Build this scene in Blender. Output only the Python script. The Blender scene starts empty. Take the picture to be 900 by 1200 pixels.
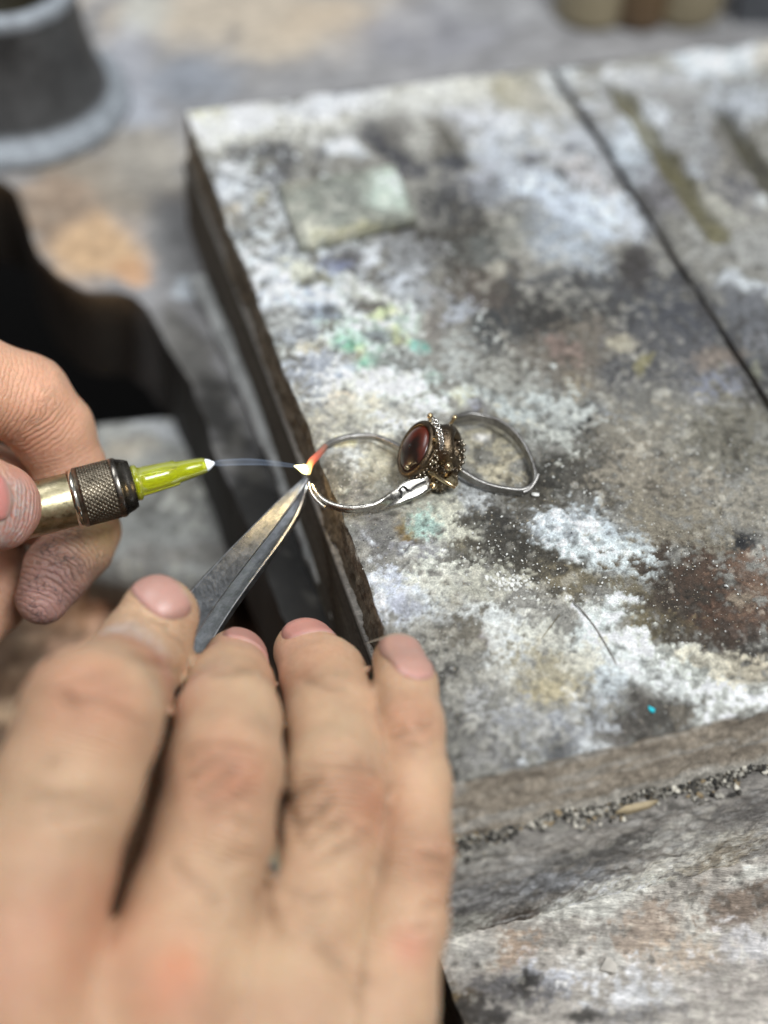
import bpy, bmesh, math, random
import numpy as np
from mathutils import Vector, Matrix

# ---------------------------------------------------------------- camera, world, lamps, exposure
MM = 0.001                      # everything below is written in millimetres
SC = bpy.context.scene
COL = SC.collection
F, PITCH, ROLL, CH = 1800.0, math.radians(48.5), math.radians(4.7), 207.4
_d = np.array([0, math.cos(PITCH), -math.sin(PITCH)])
_r0 = np.array([1.0, 0, 0]); _u0 = np.array([0, math.sin(PITCH), math.cos(PITCH)])
_r = _r0 * math.cos(ROLL) + _u0 * math.sin(ROLL)
_u = -_r0 * math.sin(ROLL) + _u0 * math.cos(ROLL)
CAMPOS = np.array([0, 0, CH])

def P(x, y, z=0.0):             # the point at height z that is seen at photo position x, y
    q = _r * (x - 450) / F - _u * (y - 600) / F + _d
    return CAMPOS + q * ((z - CH) / q[2])
def D(x, y, depth):             # the point at that depth in front of the lens
    q = _r * (x - 450) / F - _u * (y - 600) / F + _d
    return CAMPOS + q * depth
def px_of(pts):
    v = pts - CAMPOS
    dz = v @ _d
    return 450 + F * (v @ _r) / dz, 600 - F * (v @ _u) / dz

cam = bpy.data.cameras.new('camera'); cam_o = bpy.data.objects.new('camera', cam); COL.objects.link(cam_o)
cam_o.matrix_world = Matrix(((_r[0], _u[0], -_d[0], 0), (_r[1], _u[1], -_d[1], 0), (_r[2], _u[2], -_d[2], CH * MM), (0, 0, 0, 1)))
cam.sensor_fit = 'VERTICAL'; cam.sensor_height = 36.0; cam.lens = F / 1200 * 36
cam.clip_start = 0.01; cam.clip_end = 20
cam.dof.use_dof = True; cam.dof.focus_distance = 0.271; cam.dof.aperture_fstop = 5.6
SC.camera = cam_o

world = bpy.data.worlds.new('World'); SC.world = world; world.use_nodes = True
wn = world.node_tree; wb = wn.nodes['Background']
tc = wn.nodes.new('ShaderNodeTexCoord'); sx = wn.nodes.new('ShaderNodeSeparateXYZ'); rp = wn.nodes.new('ShaderNodeValToRGB')
wn.links.new(tc.outputs['Generated'], sx.inputs[0]); wn.links.new(sx.outputs['Z'], rp.inputs[0]); wn.links.new(rp.outputs[0], wb.inputs[0])
rp.color_ramp.elements[0].position = 0.0; rp.color_ramp.elements[0].color = (0.10, 0.09, 0.08, 1)
rp.color_ramp.elements[1].position = 0.9; rp.color_ramp.elements[1].color = (0.84, 0.87, 0.92, 1)
wb.inputs[1].default_value = 0.34

def area(name, loc, target, sx_, sy_, power, color):
    l = bpy.data.lights.new(name, 'AREA'); l.shape = 'RECTANGLE'; l.size = sx_ * MM; l.size_y = sy_ * MM
    l.energy = power; l.color = color
    o = bpy.data.objects.new(name, l); COL.objects.link(o)
    o.location = Vector(loc) * MM
    o.rotation_euler = (Vector(target) - Vector(loc)).to_track_quat('-Z', 'Y').to_euler()
    return o
area('ceiling_lamp', (300, -130, 900), (20, 200, 0), 380, 240, 11.5, (0.96, 0.985, 1.0))
area('fill_light', (-380, 420, 800), (20, 220, 0), 500, 260, 3.4, (0.94, 0.97, 1.0))  # unseen fill, placed to brighten the shadowed strip and left-facing sides
SC.view_settings.view_transform = 'Standard'; SC.view_settings.look = 'None'
SC.view_settings.exposure = 0.1; SC.view_settings.gamma = 1.0
SC.render.engine = 'CYCLES'; SC.cycles.use_denoising = True
SC.cycles.max_bounces = 8; SC.cycles.sample_clamp_indirect = 4.0

# ---------------------------------------------------------------- noise and colour in numpy
def _hash(ix, iy, iz, seed):
    h = (ix * 374761393 + iy * 668265263 + iz * 2147483647 + seed * 1274126177) & 0xFFFFFFFF
    h = ((h ^ (h >> 13)) * 1274126177) & 0xFFFFFFFF
    h = (h ^ (h >> 16)) & 0xFFFFFFFF
    return h.astype(np.float64) / 4294967295.0
def vnoise(p, seed=0):          # p (n,3) -> -1..1
    i = np.floor(p).astype(np.int64); f = p - i; f = f * f * (3 - 2 * f)
    out = 0
    for dx in (0, 1):
        wx = f[:, 0] if dx else 1 - f[:, 0]
        for dy in (0, 1):
            wy = f[:, 1] if dy else 1 - f[:, 1]
            for dz in (0, 1):
                wz = f[:, 2] if dz else 1 - f[:, 2]
                out = out + wx * wy * wz * _hash(i[:, 0] + dx, i[:, 1] + dy, i[:, 2] + dz, seed)
    return out * 2 - 1
def fbm(p, scale, octv=4, seed=0, gain=0.55):   # scale = size in mm of the largest bumps
    q = p / scale; a = 1.0; s = 0; t = 0
    for o in range(octv):
        s = s + a * vnoise(q + o * 17.3, seed + o); t += a; a *= gain; q = q * 2.07
    return s / t * 1.6
def sstep(a, b, x):
    t = np.clip((x - a) / (b - a), 0, 1); return t * t * (3 - 2 * t)
def lin(c):
    c = np.asarray(c, float) / 255.0
    return np.where(c <= 0.04045, c / 12.92, ((c + 0.055) / 1.055) ** 2.4)
ALB = 1.0
def paint(pts, base, patches, seed=0, sc=1.0, spk=1.0):
    """stains: (x, y, rx, ry, degrees, colour, strength, raggedness) laid one over the other"""
    X, Y = px_of(pts)
    n = len(pts)
    col = np.tile(lin(base), (n, 1)) * ALB
    n1 = fbm(pts, 9 * sc, 5, seed + 1); n2 = fbm(pts, 2.4 * sc, 4, seed + 20); n3 = fbm(pts, 0.9 * sc, 3, seed + 40)
    X = X + 14 * fbm(pts, 14, 3, seed + 60); Y = Y + 14 * fbm(pts, 14, 3, seed + 70)
    for k, (x, y, rx, ry, ang, c, st, rg) in enumerate(patches):
        a = math.radians(ang); dx = X - x; dy = Y - y
        u = (dx * math.cos(a) + dy * math.sin(a)) / rx; v = (-dx * math.sin(a) + dy * math.cos(a)) / ry
        r = np.sqrt(u * u + v * v)
        near = r < 2.6
        if not near.any(): continue
        sgn = 1 if k % 2 else -1
        w = 1.0 - r[near] + rg * (0.5 * sgn * n1[near] + 0.85 * n2[near] + 0.85 * n3[near])
        m = sstep(-0.34, 0.46, w) * st
        cc = lin(c) * ALB
        col[near] = col[near] * (1 - m[:, None]) + cc * m[:, None]
    q1 = fbm(pts, 1.9 * sc, 3, seed + 80); q2 = fbm(pts, 1.5 * sc, 3, seed + 90); q3 = fbm(pts, 26, 2, seed + 95)
    m = (sstep(0.42, 0.78, q1 + 0.6 * q3) * 0.30 * spk)[:, None]; col = col * (1 - m) + lin((204, 200, 188)) * m
    m = (sstep(0.40, 0.80, q2 - 0.5 * q3) * 0.44 * spk)[:, None]; col = col * (1 - m) + lin((70, 64, 56)) * m
    lum = col @ np.array([.3, .6, .1])
    k_ = 0.27 * (np.maximum(lum, 1e-4) / 0.27) ** 1.42 / np.maximum(lum, 1e-4)
    k_ = k_ * np.exp(0.20 * n2 + 0.26 * n3 + 0.12 * n1)
    col = (col * 0.85 + lum[:, None] * 0.15) * k_[:, None]
    return np.clip(col * [1.005, 1.0, 0.965], 0.006, 0.82), n1, n2, n3

# ---------------------------------------------------------------- object helpers
def tag(o, label=None, cat=None, group=None, kind=None):
    if label: o['label'] = label
    if cat: o['category'] = cat
    if group: o['group'] = group
    if kind: o['kind'] = kind
    return o
def thing(name, loc, label, cat, group=None):
    o = bpy.data.objects.new(name, None); COL.objects.link(o); o.location = Vector(loc) * MM
    o.empty_display_size = 0.01
    return tag(o, label, cat, group)
def mesh(name, verts, faces, mat, parent=None, smooth=True, cols=None, attrs=None, kind=None):
    verts = np.asarray(verts, float)
    org = np.zeros(3)
    if parent is not None: org = np.array(parent['org']) if 'org' in parent else np.array(parent.location) / MM
    me = bpy.data.meshes.new(name)
    faces = np.asarray(faces) if not isinstance(faces, list) else faces
    me.from_pydata(((verts - org) * MM).tolist(), [], faces.tolist() if isinstance(faces, np.ndarray) else faces)
    me.update()
    me.polygons.foreach_set('use_smooth', np.full(len(me.polygons), smooth))
    if cols is not None:
        a = me.color_attributes.new('Col', 'FLOAT_COLOR', 'POINT')
        a.data.foreach_set('color', np.concatenate([np.clip(cols, 0, 1), np.ones((len(cols), 1))], 1).astype(np.float32).ravel())
    for k, v in (attrs or {}).items():
        a = me.attributes.new(k, 'FLOAT', 'POINT'); a.data.foreach_set('value', np.asarray(v, np.float32))
    if mat: me.materials.append(mat)
    o = bpy.data.objects.new(name, me); COL.objects.link(o)
    if parent is not None: o.parent = parent
    if kind: o['kind'] = kind
    return o
def sub(parent, child):         # make child a sub-part of a mesh part (same origin, same units)
    child.parent = parent; return child
def grid_faces(nu, nv, close_u=False, close_v=False):
    i = np.arange(nu if close_u else nu - 1)[:, None]; j = np.arange(nv if close_v else nv - 1)[None, :]
    i2 = (i + 1) % nu; j2 = (j + 1) % nv
    return np.stack([i * nv + j, i2 * nv + j, i2 * nv + j2, i * nv + j2], -1).reshape(-1, 4)
def unit(v): v = np.asarray(v, float); return v / (np.linalg.norm(v) + 1e-12)
def lathe(p0, axis, prof, seg=48, disp=None):   # prof: (distance along the axis, radius)
    ax = unit(axis); s = unit(np.cross(ax, [0.1, 0.2, 1.0])); t = np.cross(ax, s)
    th = np.linspace(0, 2 * np.pi, seg, endpoint=False)
    V = []
    for h, r in prof:
        V.append(p0 + ax * h + r * (np.cos(th)[:, None] * s + np.sin(th)[:, None] * t))
    V = np.concatenate(V); n = len(prof)
    fc = grid_faces(n, seg, False, True).tolist()
    fc.append(list(range(seg))[::-1]); fc.append([(n - 1) * seg + k for k in range(seg)])
    return V, fc
def spline(pts, n):             # Catmull-Rom through rows of any width
    p = np.asarray(pts, float); m = len(p)
    q = np.vstack([2 * p[0] - p[1], p, 2 * p[-1] - p[-2]])
    t = np.linspace(0, m - 1, n); i = np.minimum(t.astype(int), m - 2); f = (t - i)[:, None]
    a, b, c, d = q[i], q[i + 1], q[i + 2], q[i + 3]
    return 0.5 * (2 * b + (c - a) * f + (2 * a - 5 * b + 4 * c - d) * f ** 2 + (3 * b - a - 3 * c + d) * f ** 3)
def tube(path, rad, seg=12, taper=True):
    path = np.asarray(path, float); n = len(path); rad = np.broadcast_to(rad, n)
    T = np.gradient(path, axis=0); T /= np.linalg.norm(T, axis=1)[:, None] + 1e-9
    ref = np.array([0.123, 0.3, 1.0]); V = []
    th = np.linspace(0, 2 * np.pi, seg, endpoint=False)
    for i in range(n):
        s = unit(np.cross(T[i], ref)); t = np.cross(s, T[i])
        V.append(path[i] + rad[i] * (np.cos(th)[:, None] * s + np.sin(th)[:, None] * t))
    fc = grid_faces(n, seg, False, True).tolist()
    fc.append(list(range(seg))[::-1]); fc.append([(n - 1) * seg + k for k in range(seg)])
    return np.concatenate(V), fc
def sweep(path, sect_fn, up):
    """sect_fn(i, f) -> (m,2) closed section (side, up); returns a closed sweep"""
    path = np.asarray(path, float); n = len(path)
    T = np.gradient(path, axis=0); T /= np.linalg.norm(T, axis=1)[:, None] + 1e-9
    V = []; m = 0
    for i in range(n):
        upi = up[i] if np.ndim(up) == 2 else np.asarray(up, float)
        s = unit(np.cross(T[i], upi)); w = np.cross(s, T[i])
        sec = sect_fn(i, i / (n - 1)); m = len(sec)
        V.append(path[i] + sec[:, :1] * s + sec[:, 1:] * w)
    fc = grid_faces(n, m, False, True).tolist()
    fc.append(list(range(m))[::-1]); fc.append([(n - 1) * m + k for k in range(m)])
    return np.concatenate(V), fc
ICO = None
def ico():
    global ICO
    if ICO is None:
        bm = bmesh.new(); bmesh.ops.create_icosphere(bm, subdivisions=1, radius=1)
        ICO = (np.array([v.co[:] for v in bm.verts]), np.array([[v.index for v in f.verts] for f in bm.faces])); bm.free()
    return ICO
def crumbs(name, centres, radii, cols, mat, seed, flat=0.7, parent=None):
    rs = np.random.RandomState(seed); v0, f0 = ico(); n = len(centres); k = len(v0)
    V = np.empty((n, k, 3)); 
    for i in range(n):
        q = rs.randn(4); q /= np.linalg.norm(q); w, x, y, z = q
        M = np.array([[1-2*(y*y+z*z), 2*(x*y-z*w), 2*(x*z+y*w)], [2*(x*y+z*w), 1-2*(x*x+z*z), 2*(y*z-x*w)], [2*(x*z-y*w), 2*(y*z+x*w), 1-2*(x*x+y*y)]])
        s = np.array([1, rs.uniform(.55, 1), rs.uniform(.45, .9)]) * radii[i]
        V[i] = centres[i] + ((v0 * (1 + 0.25 * rs.randn(k, 1))) * s) @ M.T * [1, 1, flat]
    FA = (f0[None] + (np.arange(n) * k)[:, None, None]).reshape(-1, 3)
    return mesh(name, V.reshape(-1, 3), FA, mat, parent, smooth=False, cols=np.repeat(cols, k, axis=0))

# ---------------------------------------------------------------- materials
def nodes(name):
    m = bpy.data.materials.new(name); m.use_nodes = True
    t = m.node_tree; b = t.nodes['Principled BSDF']
    return m, t, b
def N(t, kind, **kw):
    n = t.nodes.new(kind)
    for k, v in kw.items():
        if k.startswith('i_'): n.inputs[k[2:].replace('_', ' ')].default_value = v
        else: setattr(n, k, v)
    return n
def objco(t):
    return N(t, 'ShaderNodeTexCoord').outputs['Object']
def noise(t, co, size_mm, detail=4, rough=0.6, dist=0.0):
    n = N(t, 'ShaderNodeTexNoise'); n.inputs['Scale'].default_value = 1000.0 / size_mm
    n.inputs['Detail'].default_value = detail; n.inputs['Roughness'].default_value = rough; n.inputs['Distortion'].default_value = dist
    t.links.new(co, n.inputs['Vector']); return n.outputs['Fac']
def ramp(t, fac, stops):
    r = N(t, 'ShaderNodeValToRGB'); e = r.color_ramp.elements
    while len(e) < len(stops): e.new(0.5)
    for el, (p, c) in zip(e, stops):
        el.position = p; el.color = (c, c, c, 1) if np.isscalar(c) else (*c, 1)
    t.links.new(fac, r.inputs[0]); return r.outputs[0]
def mixc(t, mode, fac, a, b):
    n = N(t, 'ShaderNodeMix', data_type='RGBA', blend_type=mode)
    for sock, v in ((n.inputs[0], fac), (n.inputs[6], a), (n.inputs[7], b)):
        if hasattr(v, 'links') or isinstance(v, bpy.types.NodeSocket): t.links.new(v, sock)
        else: sock.default_value = v if np.isscalar(v) else (*v, 1)
    return n.outputs[2]
def math_(t, op, a, b=0.0, c=None):
    n = N(t, 'ShaderNodeMath', operation=op)
    for i, v in enumerate((a, b) if c is None else (a, b, c)):
        if isinstance(v, bpy.types.NodeSocket): t.links.new(v, n.inputs[i])
        else: n.inputs[i].default_value = v
    return n.outputs[0]
def bump(t, b, h, dist_mm, strength=1.0):
    n = N(t, 'ShaderNodeBump'); n.inputs['Distance'].default_value = dist_mm * MM; n.inputs['Strength'].default_value = strength
    t.links.new(h, n.inputs['Height']); t.links.new(n.outputs[0], b.inputs['Normal'])

def crust_material(name, rough=0.85, speck=1.0, gr=None, spec=0.35, dark_specks=True):
    """the stained crust: baked stains, then fine grain, pale and dark specks, and relief"""
    m, t, b = nodes(name); co = objco(t)
    if gr is not None:      # stretch the grain along one direction
        mp = N(t, 'ShaderNodeMapping'); mp.inputs['Rotation'].default_value = (0, 0, gr[0]); mp.inputs['Scale'].default_value = gr[1]
        t.links.new(co, mp.inputs[0]); cg = mp.outputs[0]
    else: cg = co
    at = N(t, 'ShaderNodeVertexColor'); at.layer_name = 'Col'
    base = at.outputs['Color']
    g1 = ramp(t, noise(t, cg, 1.3, 6, 0.75), ((0.30, 0.48), (0.70, 1.50)))
    g2 = ramp(t, noise(t, cg, 0.28, 4, 0.8, 0.6), ((0.30, 0.38), (0.72, 1.6)))
    c = mixc(t, 'MULTIPLY', 0.9, base, g1); c = mixc(t, 'MULTIPLY', 0.85, c, g2)
    s1 = ramp(t, noise(t, co, 0.45, 5, 0.85), ((0.62, 0.0), (0.68, 1.0)))
    s1 = math_(t, 'MULTIPLY', s1, 0.55 * speck)
    c = mixc(t, 'MIX', s1, c, (0.62, 0.62, 0.58))
    if dark_specks:
        s2 = ramp(t, noise(t, co, 0.7, 5, 0.85), ((0.32, 1.0), (0.40, 0.0)))
        s2 = math_(t, 'MULTIPLY', s2, 0.55 * speck)
        c = mixc(t, 'MIX', s2, c, (0.035, 0.03, 0.025))
    t.links.new(c, b.inputs['Base Color'])
    b.inputs['Roughness'].default_value = rough; b.inputs['Specular IOR Level'].default_value = spec
    h = math_(t, 'ADD', noise(t, cg, 0.9, 6, 0.75), math_(t, 'MULTIPLY', noise(t, cg, 0.22, 3, 0.7), 0.5))
    bump(t, b, h, 0.6, 1.0)
    return m
def metal(name, color, rough, bump_mm=0.0, size=0.5, tint=None, var=0.25):
    m, t, b = nodes(name); co = objco(t)
    n = noise(t, co, 2.0, 5, 0.7)
    c = mixc(t, 'MIX', ramp(t, n, ((0.35, 0.0), (0.65, 1.0))), color, tint if tint else tuple(x * (1 - var) for x in color))
    t.links.new(c, b.inputs['Base Color']); b.inputs['Metallic'].default_value = 1.0
    r = ramp(t, noise(t, co, 0.8, 4, 0.7), ((0.3, rough * 0.7), (0.7, min(1, rough * 1.4))))
    t.links.new(r, b.inputs['Roughness'])
    if bump_mm: bump(t, b, noise(t, co, size, 4, 0.7), bump_mm, 0.8)
    return m
def plain(name, color, rough=0.6, var=0.3, size=6.0, bump_mm=0.1, spec=0.5):
    m, t, b = nodes(name); co = objco(t)
    c = mixc(t, 'MULTIPLY', 1.0, color, ramp(t, noise(t, co, size, 6, 0.65), ((0.3, 1 - var), (0.7, 1 + var))))
    t.links.new(c, b.inputs['Base Color']); b.inputs['Roughness'].default_value = rough; b.inputs['Specular IOR Level'].default_value = spec
    bump(t, b, noise(t, co, size * 0.3, 5, 0.7), bump_mm, 0.8)
    return m
def attr_mat(name, rough=0.8, fine=0.3, bmp=0.15, spec=0.4):
    m, t, b = nodes(name); co = objco(t)
    at = N(t, 'ShaderNodeVertexColor'); at.layer_name = 'Col'
    c = mixc(t, 'MULTIPLY', 1.0, at.outputs['Color'], ramp(t, noise(t, co, 3.0, 6, 0.7), ((0.3, 1 - fine), (0.7, 1 + fine))))
    t.links.new(c, b.inputs['Base Color']); b.inputs['Roughness'].default_value = rough; b.inputs['Specular IOR Level'].default_value = spec
    bump(t, b, noise(t, co, 1.2, 5, 0.7), bmp, 0.9)
    return m
M_CRUST = crust_material('scorched_crust')
M_SIDE = crust_material('brown_side', 0.7, 0.35, None, 0.45, False)
M_WOOD = crust_material('dusty_wood', 0.8, 0.35, (-math.radians(20.2), (0.22, 1.0, 1.0)), 0.35)
M_BENCH = attr_mat('bench_surface', 0.75)
M_GRIT = attr_mat('grit', 0.75, 0.15, 0.05)

# ---------------------------------------------------------------- the stained work board
ANG = math.radians(20.2)
B_ = np.array([math.cos(ANG), math.sin(ANG), 0]); A_ = np.array([-math.sin(ANG), math.cos(ANG), 0])
ORG = P(525, 918)               # near left corner of the board's top
def bf(b, a, z): return ORG + np.outer(b, B_) + np.outer(a, A_) + np.outer(z, [0, 0, 1.0])

def board_mesh(bs, as_, ztop, thick, run, edge_fn, height_fn, round_=0.8, rough=0.5, seed=0, rseed=None):
    """bs/as_: sample positions; values before the first 0-mark fold down the sides. returns verts, faces, fold depth"""
    b0, b1 = bs['lo'], bs['hi']; a0, a1 = as_['lo'], as_['hi']
    down = np.concatenate([np.linspace(thick, 3.0, max(4, int((thick - 3) / as_.get('dres', 1.0)))), [2.4, 1.8, 1.3, 0.9, 0.6, 0.35, 0.15]])
    sb = np.concatenate([b0 - down, bs['s'], b1 + down[::-1][::2]])
    sa = np.concatenate([a0 - down, as_['s'], a1 + down[::-1][::2]])
    U, V = np.meshgrid(sb, sa, indexing='ij'); U = U.ravel(); V = V.ravel()
    fl = np.maximum(b0 - U, 0); fr = np.maximum(U - b1, 0); fn = np.maximum(a0 - V, 0); ff = np.maximum(V - a1, 0)
    dn = np.minimum(fl + fr + fn + ff, thick)
    cb = np.clip(U, b0, b1); ca = np.clip(V, a0, a1)
    cb = cb + edge_fn(ca) * sstep(10, 0, cb - b0)
    # soft worn arris
    eb = np.minimum(np.minimum(cb - b0 - edge_fn(ca), b1 - cb), np.minimum(ca - a0, a1 - ca))
    z = ztop - dn
    ca = ca - run * np.minimum(fn, thick) / thick
    p = bf(cb, ca, z)
    n1 = fbm(p, 3.0, 4, seed + 5); n2 = fbm(p, 1.2, 3, seed + 9)
    top = dn < 0.01
    rr = round_ * (1 + 0.8 * fbm(p, 6, 3, seed + 3))
    p[:, 2] -= np.where(top, np.clip(rr, 0.1, 9) * np.clip(1 - eb / np.clip(rr * 1.6, 0.2, 9), 0, 1) ** 2, 0) * 0.6
    p[:, 2] += np.where(top, height_fn(p, cb, ca), 0)
    side = np.clip(dn / 0.8, 0, 1)
    p -= np.outer(side * (fl > 0) * rough * (0.8 * n1 + 0.6 * n2), B_)
    p -= np.outer(side * (fn > 0) * rough * (0.8 * n1 + 0.6 * n2), A_)
    return p, grid_faces(len(sb), len(sa)), dn, cb, ca, fl, fn

def steps(*seg):                # (start, stop, step) pieces joined
    out = []
    for s, e, d in seg: out.append(np.arange(s, e, d))
    return np.concatenate(out + [[seg[-1][1]]])

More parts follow.
